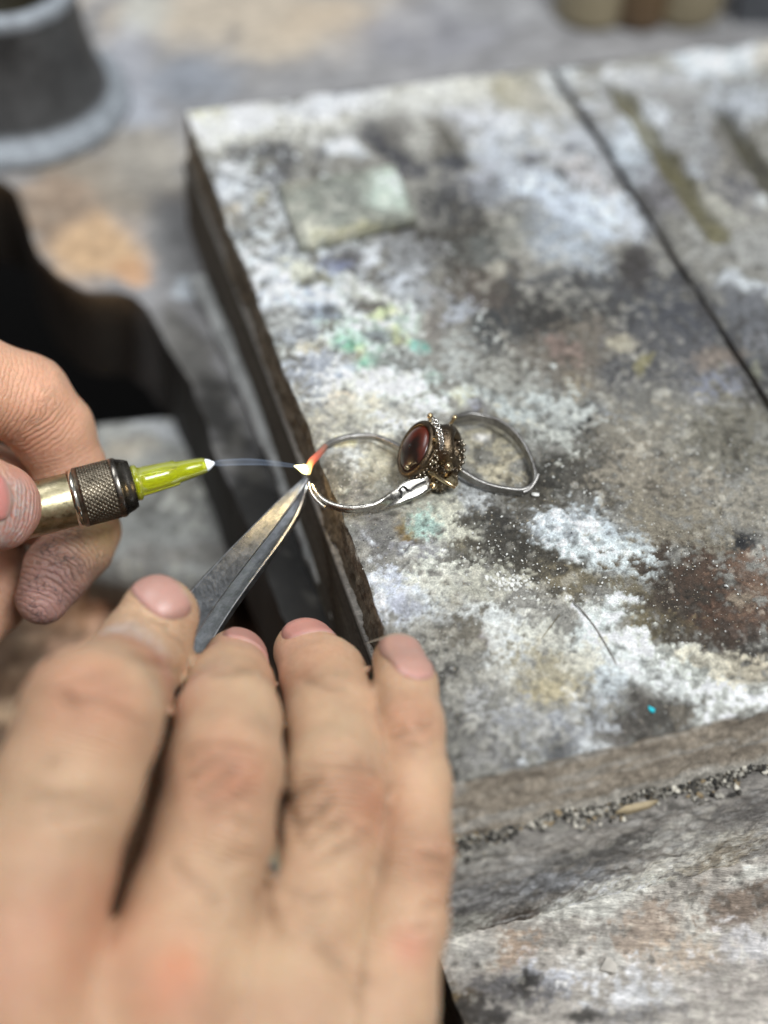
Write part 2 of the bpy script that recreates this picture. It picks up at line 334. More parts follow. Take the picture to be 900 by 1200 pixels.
W1, W2, W3 = (212, 218, 216), (196, 203, 208), (180, 186, 192)
G1, G2, G3, DK = (150, 148, 142), (122, 118, 110), (92, 89, 84), (62, 60, 56)
TAN, BRN, RUST, OLV = (168, 157, 134), (98, 82, 66), (104, 64, 46), (122, 112, 72)
TOP = [
 # back edge and far corner
 (300,150,110,36,0,(205,204,196),1,.5),(250,128,40,26,20,(214,210,182),1,.4),(285,140,34,22,0,(222,224,218),.9,.4),(390,118,75,20,-6,(196,200,210),1,.4),(520,105,90,20,-6,(204,202,192),1,.5),
 (560,120,110,34,-4,(190,190,186),.9,.5),(603,112,30,18,20,(165,155,122),.7,.6),(655,100,22,14,0,(198,204,210),.8,.4),(640,130,34,18,30,(160,156,146),.7,.6),
 (600,185,70,50,20,(176,182,192),1,.6),(700,180,55,60,40,(176,180,188),1,.5),(560,140,40,22,0,(188,190,198),.8,.5),
 (300,185,32,16,10,(98,99,104),.9,.7),(315,215,24,22,60,(104,104,108),.9,.7),(298,195,12,10,0,(160,160,150),.8,.5),(303,228,9,10,0,(170,160,120),.8,.5),
 (270,215,26,34,60,(196,202,212),.9,.6),(262,240,14,14,0,(190,176,150),.7,.6),(330,250,40,16,30,(178,180,184),.8,.8),(290,265,26,10,5,(112,116,122),.9,.8),
 (410,170,60,16,-3,(172,172,170),.8,.7),(408,187,26,11,0,(212,222,236),1,.3),(375,190,10,10,0,(120,120,122),.8,.6),(460,172,34,18,30,(92,92,98),1,.5),(478,195,18,20,0,(100,100,106),.9,.6),
 (524,162,26,24,30,(112,108,100),1,.35),(528,180,20,12,0,(82,84,92),1,.4),(472,150,20,14,0,(120,116,112),.7,.6),(500,155,18,12,0,(184,182,176),.7,.5),
 (540,225,50,34,20,(112,112,118),.9,.7),(520,250,48,36,15,(88,88,90),1,.7),(575,215,30,22,20,(140,144,152),.8,.7),(560,195,20,16,0,(160,162,172),.7,.6),
 (630,190,22,7,5,(118,118,124),.9,.6),(660,212,22,9,0,(112,116,124),.9,.6),(678,178,10,9,0,(120,122,130),.9,.5),(640,230,46,18,20,(186,196,212),1,.5),(690,215,34,26,30,(184,178,178),.8,.6),
 (690,248,60,22,10,(190,200,216),1,.5),(655,282,60,28,20,(160,170,184),1,.6),(745,262,28,20,40,(176,182,192),.9,.5),(620,262,30,16,30,(150,156,164),.8,.7),
 # middle band
 (560,300,75,50,20,G3,1,.8),(595,330,60,40,10,(104,96,86),.9,.9),(600,280,20,22,80,(150,150,142),.7,.8),(590,314,10,12,0,(176,170,156),.9,.4),(566,300,26,18,0,(112,116,114),.8,.7),
 (690,310,50,26,30,(168,176,186),.8,.7),(730,320,34,40,20,(98,94,92),1,.6),(700,345,80,36,10,(100,101,104),1,.7),(780,380,70,60,40,(96,98,106),1,.7),(735,310,20,28,0,(86,82,82),.9,.6),
 (640,372,90,34,5,(84,82,80),1,.7),(575,385,40,40,20,(86,88,90),1,.7),(560,350,34,26,10,(110,100,92),.8,.8),(690,420,80,40,10,(124,116,106),1,.7),(760,430,50,44,20,(102,102,106),1,.7),(660,405,34,9,25,(140,118,110),.7,.8),
 (730,402,16,8,20,(176,168,146),.8,.5),(762,428,9,14,0,(150,142,90),.8,.5),(676,455,18,34,20,(160,146,120),.7,.8),(840,440,50,40,30,(112,112,116),1,.7),(850,425,26,12,0,(148,132,118),.7,.6),
 (692,488,20,24,20,(58,60,62),1,.5),(722,490,34,16,20,(168,178,190),.9,.6),(770,480,60,40,20,(132,130,124),.9,.8),(842,460,26,18,0,(140,144,160),.9,.6),(760,520,90,40,10,(138,132,120),1,.8),(860,520,60,50,20,(126,122,110),1,.8),
 (690,560,70,42,15,(104,100,92),1,.8),(650,556,34,34,0,(86,84,78),1,.7),(780,580,70,40,20,(142,134,120),1,.8),(880,585,40,40,0,(146,140,128),1,.8),
 # left crust field with coloured flecks
 (380,330,110,64,40,(184,190,194),1,.9),(330,310,36,26,20,(196,204,214),1,.6),(420,430,90,80,40,(196,204,202),1,.9),(470,350,40,26,0,(164,168,174),.9,.9),(412,312,30,18,10,(118,118,124),1,.5),(442,305,9,26,30,(190,194,202),.8,.6),
 (385,315,24,12,10,(140,152,196),.6,.7),(352,318,26,16,10,(196,196,178),.9,.6),(366,332,20,9,10,(138,136,116),1,.4),(320,338,22,22,30,(202,212,228),1,.5),(358,352,24,16,40,(194,206,228),.9,.6),(330,362,24,9,10,(150,146,138),.8,.6),
 (345,385,30,20,40,(158,164,172),1,.7),(330,375,20,16,0,(176,178,176),.8,.6),(432,348,34,9,24,(220,224,214),1,.5),(470,325,26,12,-30,(190,196,206),.9,.6),(425,358,26,8,20,(120,112,102),.9,.6),(490,300,34,14,20,(150,152,156),.8,.7),
 (450,385,40,26,0,(200,224,212),1,.8),(400,400,26,22,0,(190,224,206),1,.8),(398,412,16,14,20,(100,186,150),.9,.9),(482,410,14,9,0,(112,196,182),.8,.7),(455,402,14,12,0,(178,182,132),.8,.7),(388,430,16,10,20,(186,172,118),.8,.8),(410,424,12,14,0,(206,192,128),.7,.8),(418,435,20,12,-30,(130,200,172),.9,.9),(365,420,16,12,0,(206,186,130),.7,.9),(440,372,18,10,0,(196,206,150),.8,.9),(500,440,20,12,0,(160,206,190),.7,.9),
 (375,372,20,8,10,(136,146,160),.9,.6),(430,398,22,9,10,(128,134,140),.9,.6),(375,440,34,24,20,(162,168,180),1,.7),(395,445,16,8,0,(168,184,212),.8,.6),(460,440,46,16,10,(138,140,138),.9,.9),(500,385,20,34,10,(140,132,126),.9,.8),(530,375,22,12,-20,(170,176,188),.8,.7),
 (430,470,60,36,10,(206,208,202),1,.9),(400,470,14,10,0,(206,182,146),.6,.9),(432,482,14,9,0,(198,176,122),.5,.9),(470,470,40,24,0,(194,208,206),1,.8),(385,490,26,20,20,(164,164,160),.9,.9),(460,492,22,14,0,(130,130,128),.9,.9),
 (545,430,50,26,20,(170,174,172),1,.8),(545,462,16,16,0,(206,206,176),.8,.5),(600,470,66,34,15,(180,188,188),1,.7),(600,440,40,20,20,(150,148,140),.8,.8),(560,485,14,20,-20,(158,160,178),.8,.5),(660,490,40,26,0,(160,164,162),.9,.8),(640,505,40,20,20,(168,170,164),.8,.8),
 # round the rings
 (420,545,70,44,5,(172,168,152),1,.8),(410,535,26,18,0,(196,202,206),.8,.8),(440,560,24,18,0,(138,132,116),.8,.9),(400,520,12,7,0,(214,196,120),.6,.7),(445,540,20,20,0,(190,184,160),.7,.8),(395,560,16,28,10,(112,112,104),.9,.8),
 (575,525,34,34,20,(172,164,140),1,.7),(565,515,12,8,0,(206,204,204),.8,.4),(590,550,30,18,10,(184,174,148),.8,.7),(575,490,36,12,10,(128,122,110),.8,.7),(570,535,16,14,0,(122,122,120),.8,.8),
 (520,600,80,34,10,(178,178,166),1,.8),(432,600,26,34,30,(146,146,138),.9,.9),(470,616,16,22,-20,(146,120,64),.9,.6),(502,612,26,16,10,(148,186,180),.75,.8),(540,612,26,26,0,(190,188,172),.9,.8),(555,585,34,16,20,(176,180,184),.9,.8),(545,640,14,10,0,(178,162,110),.7,.8),
 (440,635,24,34,20,(132,130,128),.9,.9),(592,615,42,28,20,(78,75,70),1,.6),(650,600,50,26,20,(112,106,94),.9,.8),(548,655,34,20,10,(102,98,88),.9,.8),(480,650,40,18,10,(150,150,156),.9,.9),(466,665,26,16,20,(100,98,96),.8,.9),
 (650,660,90,44,15,(98,92,80),1,.8),(610,640,40,24,10,(84,80,72),1,.8),(672,680,30,16,10,(132,122,98),.8,.8),
 (700,626,72,30,16,(190,202,212),1,.55),(665,612,34,20,10,(206,216,226),.9,.5),(745,655,50,24,45,(188,198,202),1,.6),(720,650,60,24,20,(196,206,210),.9,.6),(870,628,26,22,0,(66,66,70),1,.4),(800,620,60,30,10,(138,130,114),1,.8),
 (780,700,60,44,20,(110,100,84),1,.8),(740,700,34,30,0,(126,116,92),.9,.8),(820,690,70,50,20,(86,74,64),1,.7),(862,725,50,40,30,(104,76,60),.8,1.),(835,660,34,22,10,(100,78,64),.7,1.),(880,680,30,34,0,(126,98,80),.8,.8),(760,735,50,20,10,(128,116,84),.9,.8),(800,745,50,16,10,(92,82,70),.9,.8),
 (870,700,16,12,0,(150,136,118),.8,.7),(850,760,50,16,10,(84,66,54),.8,1.),(885,770,30,18,0,(84,80,76),.9,.8),
 # near white band
 (480,700,62,36,20,(188,194,200),1,.7),(455,690,34,30,60,(190,196,212),1,.7),(500,670,54,20,0,(184,186,176),.9,.9),(530,690,40,24,0,(190,190,180),1,.8),(478,712,20,16,0,(150,152,166),.7,.8),(540,712,12,14,0,(152,142,112),.7,.8),(560,690,36,24,0,(170,168,154),.8,.9),
 (600,755,52,36,30,(196,200,202),1,.6),(570,735,40,26,30,(200,204,204),1,.6),(590,785,20,20,60,(206,210,210),1,.5),(570,755,14,12,20,(150,136,144),.9,.6),(650,740,40,24,10,(190,190,180),.9,.8),
 (700,730,44,22,-40,(200,208,208),1,.6),(720,765,60,30,20,(204,210,210),1,.6),(790,785,80,32,18,(200,204,198),1,.7),(850,815,80,26,6,(210,214,210),1,.6),(880,790,34,16,10,(170,160,140),.9,.7),(770,800,50,20,25,(196,200,200),.9,.6),(700,800,44,24,30,(184,192,198),.9,.7),(830,775,40,14,15,(186,178,158),.8,.8),
 (640,790,44,40,30,(160,152,130),1,.8),(630,815,34,20,0,(178,166,134),.9,.7),(680,770,20,16,0,(186,184,172),.8,.7),(530,770,50,60,40,(116,113,106),1,.8),(555,760,26,34,0,(124,118,106),.9,.9),(560,815,50,34,20,(142,140,134),.9,.8),(530,800,20,16,0,(86,84,80),.9,.8),
 (545,860,50,40,0,(122,120,116),1,.9),(600,850,50,30,10,(158,158,158),.9,.9),(600,890,30,20,0,(112,110,108),.9,.9),(560,890,24,14,0,(150,148,146),.9,.8),(640,870,50,34,0,(146,148,154),.9,.9),(690,880,50,22,-10,(182,186,190),.9,.8),(645,880,20,20,0,(96,96,98),.9,.7),
 (755,845,60,26,-15,(94,90,84),1,.5),(720,855,30,16,-15,(110,104,98),.9,.7),(690,840,30,26,0,(160,164,170),.8,.9),(735,815,20,14,0,(104,98,92),.8,.8),(790,835,14,18,60,(120,112,100),.8,.7),(500,890,60,30,0,(104,102,98),.9,.8),
]
RIGHT = [(760,110,80,24,-6,(188,192,200),1,.5),(838,70,42,18,0,(202,214,228),1,.4),(895,60,20,20,0,(196,190,180),.9,.4),(780,150,60,60,50,(150,148,146),.9,.6),(740,160,26,34,60,(190,198,210),.9,.5),(820,150,34,60,60,(160,162,166),.9,.6),(875,110,50,26,0,(172,178,188),.9,.5),
 (725,190,30,30,50,(184,194,206),1,.4),(745,215,22,24,40,(190,198,208),.9,.4),(815,200,16,24,-30,(188,194,204),.9,.4),(850,215,50,40,60,(112,112,120),1,.5),(850,170,16,40,-30,(126,122,114),.8,.6),(800,235,50,44,60,(138,136,130),.9,.6),(890,240,16,12,30,(186,192,196),.9,.4),(830,260,50,22,50,(160,158,148),.9,.6),(770,220,26,30,0,(128,126,132),.8,.6),
 (785,245,30,18,0,(130,128,134),.8,.6),(850,330,26,16,20,(178,184,192),.9,.4),(882,345,40,13,6,(190,196,202),1,.4),(860,290,60,22,20,(150,150,148),.9,.6),(870,390,60,40,30,(112,114,120),1,.6),(885,410,20,14,0,(150,152,160),.8,.6),(895,440,30,24,0,(96,98,104),.9,.6),(880,450,10,12,0,(150,150,130),.8,.5)]
SAW = [((725,102),(842,275),5.6),((850,128),(935,270),5.0)]
SAWB = []
for (x0, y0), (x1, y1), w in SAW:
    v0 = P(x0, y0) - ORG; v1 = P(x1, y1) - ORG
    SAWB.append(((v0 @ B_, v0 @ A_), (v1 @ B_, v1 @ A_), w))
def seg_d(b, a, p, q):
    p = np.array(p); q = np.array(q); d = q - p; w = np.stack([b, a], -1) - p
    t = np.clip((w @ d) / (d @ d), 0, 1); return np.linalg.norm(w - t[..., None] * d, axis=-1), t
def top_height(seed):
    def f(p, b, a):
        h = 0.42 * fbm(p, 6, 5, seed) + 0.14 * fbm(p, 1.0, 3, seed + 31) + 0.25 * fbm(p, 22, 3, seed + 4)
        for p0, p1, w in SAWB:
            d, t = seg_d(b, a, p0, p1)
            h = h - 3.2 * sstep(w / 2 + 0.4, w / 2 - 0.9, d + 0.7 * fbm(p, 4, 3, 77)) * (1 - 0.6 * t)
        return h
    return f
wb_ = thing('work_board', bf([60], [90], [-34])[0], 'thick work board crusted with white, grey and brown stains, its left side brown', 'work board')
wb_['org'] = list(bf([60], [90], [-34])[0])
edge1 = lambda a: -0.2 - 0.0145 * a + 0.5 * fbm(np.stack([a, a * 0, a * 0], -1), 9, 4, 8)
def col_board(p, dn, fl, fn, patches, seed, frontbase, b):
    c, n1, n2, n3 = paint(p, G1, patches, seed)
    s = sstep(0.2, 1.4, dn + 0.6 * n2) * (fl > 0)
    side = lin((126, 115, 98)) * (1 + 0.5 * n2[:, None] + 0.3 * n1[:, None]); side = np.clip(side, 0.008, 1)  # left side is a mid brown; only the lighting leaves it dark
    hi = (sstep(0.55, 0.9, n3 + 0.4 * n1) * 0.5)[:, None]; side = side * (1 - hi) + lin((150, 146, 138)) * hi
    c = c * (1 - s[:, None]) + side * s[:, None]
    s = sstep(0.0, 1.0, dn + 0.7 * n2) * (fn > 0)
    fr = lin(frontbase) * (1 + 0.25 * n1[:, None])
    st = fbm((p - ORG) @ np.stack([B_ * 0.12, A_, [0, 0, 1.0]], 1), 1.3, 4, 91)
    hi = (sstep(0.0, 0.8, st + 0.4 * n1) * 0.7)[:, None]; fr = fr * (1 - hi) + lin((190, 186, 178)) * hi
    hi = (sstep(-0.2, -0.9, st + 0.3 * n1) * 0.5)[:, None]; fr = fr * (1 - hi) + lin((70, 62, 54)) * hi
    ed = (sstep(9.0, 11.6, dn + 0.8 * n2) * sstep(10, 30, b + 8 * n1) * 0.75)[:, None]; fr = fr * (1 - ed) + lin((196, 192, 182)) * ed
    c = c * (1 - s[:, None]) + fr * s[:, None]
    return c
asp = {'lo': 0, 'hi': 186.0, 's': steps((0, 112, 0.36), (112, 186, 0.8)), 'dres': 0.5}
bsp = {'lo': 0, 'hi': 87.6, 's': steps((0, 87.6, 0.36))}
v, fc, dn, cb, ca, fl, fn = board_mesh(bsp, asp, 0, 12.2, 3.4, edge1, top_height(3), 0.9, 0.55, 10)
c = col_board(v, dn, fl, fn, TOP, 3, (166, 154, 138), cb)
def crust_relief(v, c, dn):
    lum = c @ np.array([.3, .6, .1]); v[:, 2] += np.where(dn < 0.01, 0.7 * (np.clip(lum, 0, .7) - 0.22), 0)
crust_relief(v, c, dn)
m = (sstep(84.8, 87.4, cb + 1.6 * fbm(v, 5, 3, 6)) * 0.6)[:, None]; c = c * (1 - m) + lin((64, 62, 62)) * m  # soft dark shading beside the joint, painted in together with its soot
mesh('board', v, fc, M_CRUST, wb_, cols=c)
# the board beyond the joint, with the two saw cuts
asp2 = {'lo': 0, 'hi': 186.0, 's': steps((0, 186, 0.8)), 'dres': 0.8}
bsp2 = {'lo': 89.0, 'hi': 152.0, 's': steps((89.0, 152, 0.7))}
v, fc, dn, cb, ca, fl, fn = board_mesh(bsp2, asp2, -0.3, 11.9, 3.4, lambda a: 0.25 * fbm(np.stack([a, a * 0, a * 0], -1), 12, 3, 18), top_height(13), 0.9, 0.4, 12)
c = col_board(v, dn, fl, fn, [x for x in TOP if x[0] > 640] + RIGHT, 3, (166, 154, 138), cb)
crust_relief(v, c, dn)
for p0, p1, w in SAWB:
    d, t = seg_d(cb, ca, p0, p1)
    m = (sstep(w / 2 + 0.5, w / 2 - 0.8, d + 1.1 * fbm(v, 5, 3, 5)) * 0.8)[:, None]; c = c * (1 - m) + lin((98, 92, 58) if w > 5.2 else (64, 60, 42)) * (1 + 0.5 * fbm(v, 4, 3, 15))[:, None] * m
m = (sstep(91.8, 89.0, cb + 1.6 * fbm(v, 5, 3, 16)) * 0.6)[:, None]; c = c * (1 - m) + lin((64, 62, 62)) * m  # same painted shading and soot on the far side of the joint
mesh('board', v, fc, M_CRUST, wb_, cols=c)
# lower layer with its ledge
def low_h(p, b, a): return 0.5 * fbm(p, 5, 4, 44)
asp3 = {'lo': -7.2, 'hi': 186.0, 's': np.concatenate([np.arange(-7.2, 1.0, 0.35), [60, 120, 186.0]]), 'dres': 0.45}
bsp3 = {'lo': -0.6, 'hi': 150.0, 's': steps((-0.6, 82, 0.36), (82, 150, 2.0))}
v, fc, dn, cb, ca, fl, fn = board_mesh(bsp3, asp3, -12.9, 20.6, 3.0, lambda a: -0.2 - 0.0145 * a + 0.4 * fbm(np.stack([a, a * 0, a * 0], -1), 14, 4, 28), low_h, 0.7, 0.5, 30)
c, n1, n2, n3 = paint(v, (164, 158, 152), [(560,1000,60,22,-15,(168,164,156),.8,.9),(640,1040,110,16,-15,(150,152,158),.9,.6),(700,1000,120,12,-15,(110,108,106),.8,.8),(640,1070,130,14,-15,(196,196,192),.8,1.1),(590,1085,50,12,-15,(96,76,60),.9,.7),
  (760,1030,90,18,-17,(206,204,196),.85,1.0),(860,1000,70,16,-17,(164,150,128),.8,.9),(820,990,60,20,-15,(186,184,178),.7,1.0),(560,1060,40,24,-15,(132,130,130),.9,.8),(880,960,60,14,-15,(126,122,120),.9,.8),(540,1090,34,8,-15,(170,168,160),.8,1.0),(660,930,60,20,-15,(74,70,64),.9,.7)], 50)
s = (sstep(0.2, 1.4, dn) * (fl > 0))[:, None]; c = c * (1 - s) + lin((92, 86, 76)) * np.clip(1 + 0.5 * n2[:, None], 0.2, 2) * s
st = fbm((v - ORG) @ np.stack([B_ * 0.10, A_, [0, 0, 1.0]], 1), 1.0, 4, 191)
hi = (sstep(0.15, 0.85, st + 0.5 * n1) * 0.7 * (fn > 0))[:, None]; c = c * (1 - hi) + lin((182, 180, 176)) * hi
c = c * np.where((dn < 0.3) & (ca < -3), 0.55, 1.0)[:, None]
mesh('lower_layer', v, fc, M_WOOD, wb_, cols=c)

# ---------------------------------------------------------------- the bench under it
bench = thing('workbench', (0, 250, -60), 'worn grey workbench top with a rounded cut-out, under the thick stained board', 'workbench')
bench['org'] = [0, 250, -60]
asq = {'lo': -75.0, 'hi': -3.0, 's': steps((-75, -40, 0.8), (-40, -3, 0.36)), 'dres': 1.0}
bsq = {'lo': -2.6, 'hi': 150.0, 's': steps((-2.6, 75, 0.38), (75, 150, 1.5))}
v, fc, dn, cb, ca, fl, fn = board_mesh(bsq, asq, -33.2, 14, 0.5, lambda a: 0.4 * fbm(np.stack([a, a * 0, a * 0], -1), 10, 4, 38) - 0.012 * a, lambda p, b, a: 0.35 * fbm(p, 9, 4, 64) + 0.5 * sstep(0.2, 0.8, fbm((p - ORG) @ np.stack([B_ * 0.25, A_, [0, 0, 1.0]], 1), 5, 3, 65)), 0.8, 0.5, 40)
c, n1, n2, n3 = paint(v, (168, 161, 154), [(590,1120,46,26,-20,(160,134,112),.8,.9),(560,1110,26,20,0,(176,172,166),.8,.8),(640,1150,70,24,-10,(172,174,184),.9,.9),(600,1165,50,20,0,(108,104,104),.9,.8),(535,1185,34,26,0,(122,98,58),.9,.6),(565,1190,26,16,0,(84,80,78),.9,.7),
  (720,1110,60,30,-15,(182,178,172),.9,.9),(760,1085,50,18,-15,(150,130,114),.8,.9),(822,1078,34,30,20,(194,190,182),.9,.5),(870,1060,50,26,-15,(130,112,98),.9,.7),(800,1120,60,26,-15,(164,146,128),.8,.9),(880,1110,40,30,0,(176,174,178),.8,.8),(740,1160,70,26,-10,(178,178,182),.9,.9),(860,1160,60,30,-15,(158,150,144),.9,.9),(886,1020,40,10,-15,(196,194,188),.9,.6),
  (740,1190,60,12,-10,(130,126,124),.8,.9),(680,1190,20,9,0,(84,80,76),.9,.5),(618,1155,10,14,10,(70,66,62),.9,.5),(690,1060,70,10,-15,(186,184,178),.9,.8),(560,1125,20,12,-15,(150,146,142),.8,.8)], 60)
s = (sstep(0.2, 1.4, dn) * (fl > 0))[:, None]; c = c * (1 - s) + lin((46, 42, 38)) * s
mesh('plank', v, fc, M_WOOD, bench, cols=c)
# main top: ruled between the cut-out's edge and the outer edge
CUT = np.array([P(x, y, -35)[:2] for x, y in ((-420,300),(-260,250),(-120,215),(-20,205),(18,222),(40,280),(66,318),(100,338),(150,344),(186,385),(216,440),(246,510),(276,585),(312,668),(362,790),(450,930),(570,1100),(660,1250))])
CUT = spline(CUT, 260)
OUT = spline(np.array([(-520, 330), (-500, 620), (-300, 760), (-50, 800), (250, 800), (420, 700), (450, 500), (430, 350), (380, 200), (300, 90), (220, 40), (160, 10.0)]), 260)
fr_ = np.linspace(0, 1, 150) ** 1.7
V = []
for h in (28, 20, 12, 7, 4, 2.5, 1.4, 0.7, 0.3):
    V.append(np.column_stack([CUT, np.full(260, -35.0 - h)]) + 0)
for f_ in fr_:
    xy = CUT * (1 - f_) + OUT * f_; V.append(np.column_stack([xy, np.full(260, -35.0)]))
for h in (1, 10, 28): V.append(np.column_stack([OUT, np.full(260, -35.0 - h)]))
nv = len(V); V = np.concatenate(V)
V[:, :2] += (0.7 * fbm(V, 12, 3, 70))[:, None] * 1.0
V[:, 2] += np.where(V[:, 2] > -35.2, 0.5 * fbm(V, 16, 4, 71), 0)
lip = np.zeros(len(V)); 
idx = np.arange(nv)[:, None] * 260 + np.arange(260)[None]
c, n1, n2, n3 = paint(V, (136, 135, 138), [(300,20,190,50,0,(176,162,144),.9,.4),(170,15,26,26,0,(170,170,164),.8,.4),(400,25,80,24,0,(184,166,144),.8,.4),(140,90,34,60,30,(146,148,158),.9,.4),(165,130,26,24,0,(158,162,174),.9,.3),(230,90,50,30,0,(128,134,146),.8,.4),(500,40,110,34,0,(134,134,142),.9,.4),
  (110,220,100,44,5,(140,130,118),1,.3),(180,190,44,50,20,(146,140,132),1,.3),(60,228,50,20,20,(156,134,116),1,.3),(70,262,60,50,20,(140,120,102),1,.2),(116,296,54,42,10,(196,160,120),1,.08),(150,318,24,22,20,(208,156,108),.7,.2),(200,290,22,60,-20,(120,120,122),.9,.4),(218,335,14,14,0,(176,184,194),1,.3),(225,420,26,60,-25,(104,102,100),1,.4),(255,480,24,60,-25,(70,68,66),1,.3),(330,640,60,150,-25,(48,46,44),1,.3),(690,15,200,24,0,(150,150,154),.7,.5)], 80, 2.5, 0.25)
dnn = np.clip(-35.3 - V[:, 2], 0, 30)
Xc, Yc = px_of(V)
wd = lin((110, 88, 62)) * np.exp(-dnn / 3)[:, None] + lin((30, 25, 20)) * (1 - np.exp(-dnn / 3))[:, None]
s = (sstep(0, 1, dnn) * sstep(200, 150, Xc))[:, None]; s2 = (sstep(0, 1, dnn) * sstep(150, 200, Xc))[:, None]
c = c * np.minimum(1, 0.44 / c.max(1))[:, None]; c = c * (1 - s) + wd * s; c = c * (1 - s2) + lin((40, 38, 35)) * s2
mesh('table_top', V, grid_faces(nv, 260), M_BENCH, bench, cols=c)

# pale strip along the foot of the board
pth = np.array([P(x, y, -32.6) for x, y in ((232, 330), (262, 395), (288, 455), (322, 535), (356, 622), (392, 706), (418, 770), (460, 872))])
pth = spline(pth, 160)
def sect(i, f):
    w = 1.7 + 0.25 * math.sin(i * 0.33) + 0.15 * math.sin(i * 0.9 + 1); h = 2.0
    return np.array([(-w, -h), (w, -h), (w, h - .5), (w - .5, h), (-w + .5, h), (-w, h - .5)])
V, fc = sweep(pth, sect, (0, 0, 1))
V = V + 0.22 * np.stack([fbm(V, 3, 3, 80), fbm(V, 3, 3, 81), fbm(V, 3, 3, 82)], -1)
o = mesh('metal_strip', V, fc, crust_material('dull_metal', 0.5, 0.8, None, 0.6), None, cols=np.tile(lin((214, 216, 214)), (len(V), 1)) * (0.75 + 0.4 * fbm(V, 6, 3, 83))[:, None])
tag(o, 'long dull grey metal strip running along the left foot of the stained board', 'metal strip')

# ---------------------------------------------------------------- small flat tile on the board
M_TILE = crust_material('tile_face', 0.5, 0.6, None, 0.5)
t0 = [P(326, 226, 0.4), P(352, 298, 0.4), P(488, 262, 0.4), P(462, 204, 0.4)]
cen = sum(t0) / 4
g = np.linspace(0, 1, 40); gu, gv = np.meshgrid(g, g, indexing='ij'); gu, gv = gu.ravel()[:, None], gv.ravel()[:, None]
base = (t0[0] * (1 - gu) + t0[3] * gu) * (1 - gv) + (t0[1] * (1 - gu) + t0[2] * gu) * gv
e = np.minimum(np.minimum(gu, 1 - gu), np.minimum(gv, 1 - gv))[:, 0]
topz = base.copy(); topz[:, 2] = 3.6 - 0.8 * sstep(0.06, 0, e) + 0.2 * fbm(base, 6, 3, 90)
botz = base.copy(); botz[:, 2] = -0.6
def closed_slab(top, bot, nu, nv):
    f1 = grid_faces(nu, nv); n = nu * nv; f = f1[:, ::-1].tolist() + (f1 + n).tolist()
    rim = [i * nv for i in range(nu)] + [(nu - 1) * nv + j for j in range(1, nv)] + [i * nv + nv - 1 for i in range(nu - 2, -1, -1)] + [j for j in range(nv - 2, 0, -1)]
    for a, b in zip(rim, rim[1:] + rim[:1]): f.append([a, b, b + n, a + n])
    return np.concatenate([top, bot]), f
V, fc = closed_slab(topz, botz, 40, 40)
c, *_ = paint(V, (146, 150, 140), [(350,215,26,16,0,(164,160,146),.9,.5),(450,215,22,24,0,(196,214,202),.9,.4),(375,275,30,14,-8,(190,190,172),.8,.4),(430,270,50,12,-8,(158,154,122),.8,.5),(400,230,40,24,0,(138,142,136),.8,.6)], 91)
o = mesh('flat_tile', V, fc, M_TILE, None, cols=c)
tag(o, 'small flat greenish grey square tile lying on the far left part of the stained board', 'tile')

# ---------------------------------------------------------------- round metal pot at the back
M_POT = attr_mat('pot_metal', 0.5, 0.4, 0.3)
pc = P(16, 120, -35); pc[2] = -35
ppx = np.linalg.norm(P(160, 100, -35) - P(20, 100, -35))
Rf = ppx * 0.98
prof = [(0, Rf * 0.9), (0.5, Rf), (3, Rf * 1.0), (6, Rf * 0.97), (7.5, Rf * 0.9), (8, Rf * 0.83), (9, Rf * 0.80), (14, Rf * 0.74), (24, Rf * 0.67), (34, Rf * 0.635), (38, Rf * 0.62), (39.5, Rf * 0.64), (42, Rf * 0.645), (43, Rf * 0.63), (43.6, Rf * 0.60), (43, Rf * 0.53), (41, Rf * 0.48), (34, Rf * 0.46), (14, Rf * 0.44), (12, Rf * 0.2)]
prof = [(h_ * 0.84 if h_ > 8 else h_ * .6, min(r_, Rf * .98)) for h_, r_ in prof]
V, fc = lathe(np.array([pc[0], pc[1], -35.0]), [0, 0, 1], prof, 96)
V += 0.4 * np.stack([fbm(V, 12, 3, 95), fbm(V, 12, 3, 96), fbm(V, 12, 3, 97) * 0.5], -1)
h = (V[:, 2] + 35) / 0.84; rr = np.linalg.norm(V[:, :2] - pc[:2], axis=1) / Rf
c = np.tile(lin((62, 62, 62)), (len(V), 1)) * (1 + 0.6 * fbm(V, 8, 4, 98))[:, None]
m = ((h < 6.2) * 1.0 + (h > 38.5) * (rr > 0.47) * 1.0).clip(0, 1)[:, None] * 0.9; c = c * (1 - m) + lin((150, 156, 162)) * m
m = ((rr < 0.47) * (h > 9))[:, None] * 1.0; c = c * (1 - m) + lin((46, 42, 30)) * m
pot = thing('metal_pot', (pc[0], pc[1], -35), 'dark grey round metal pot with pale rim and foot ring, far on the bench', 'pot')
pot['org'] = [pc[0], pc[1], -35.0]
fa = [f for f in fc if len(f) == 4]; fam = np.array(fa)
hi = np.array([h[f].mean() for f in fam])
def part_from(mask, name, mat):
    ff = fam[mask]; ids = np.unique(ff); mp = -np.ones(len(V), int); mp[ids] = np.arange(len(ids))
    return mesh(name, V[ids], mp[ff], mat, pot, cols=c[ids])
k = np.arange(len(fam)) // 96
part_from(k < 6, 'foot_ring', M_POT); part_from((k >= 6) & (k < 10), 'body', M_POT); part_from((k >= 10) & (k < 16), 'rim', M_POT); part_from(k >= 16, 'inner_wall', M_POT)

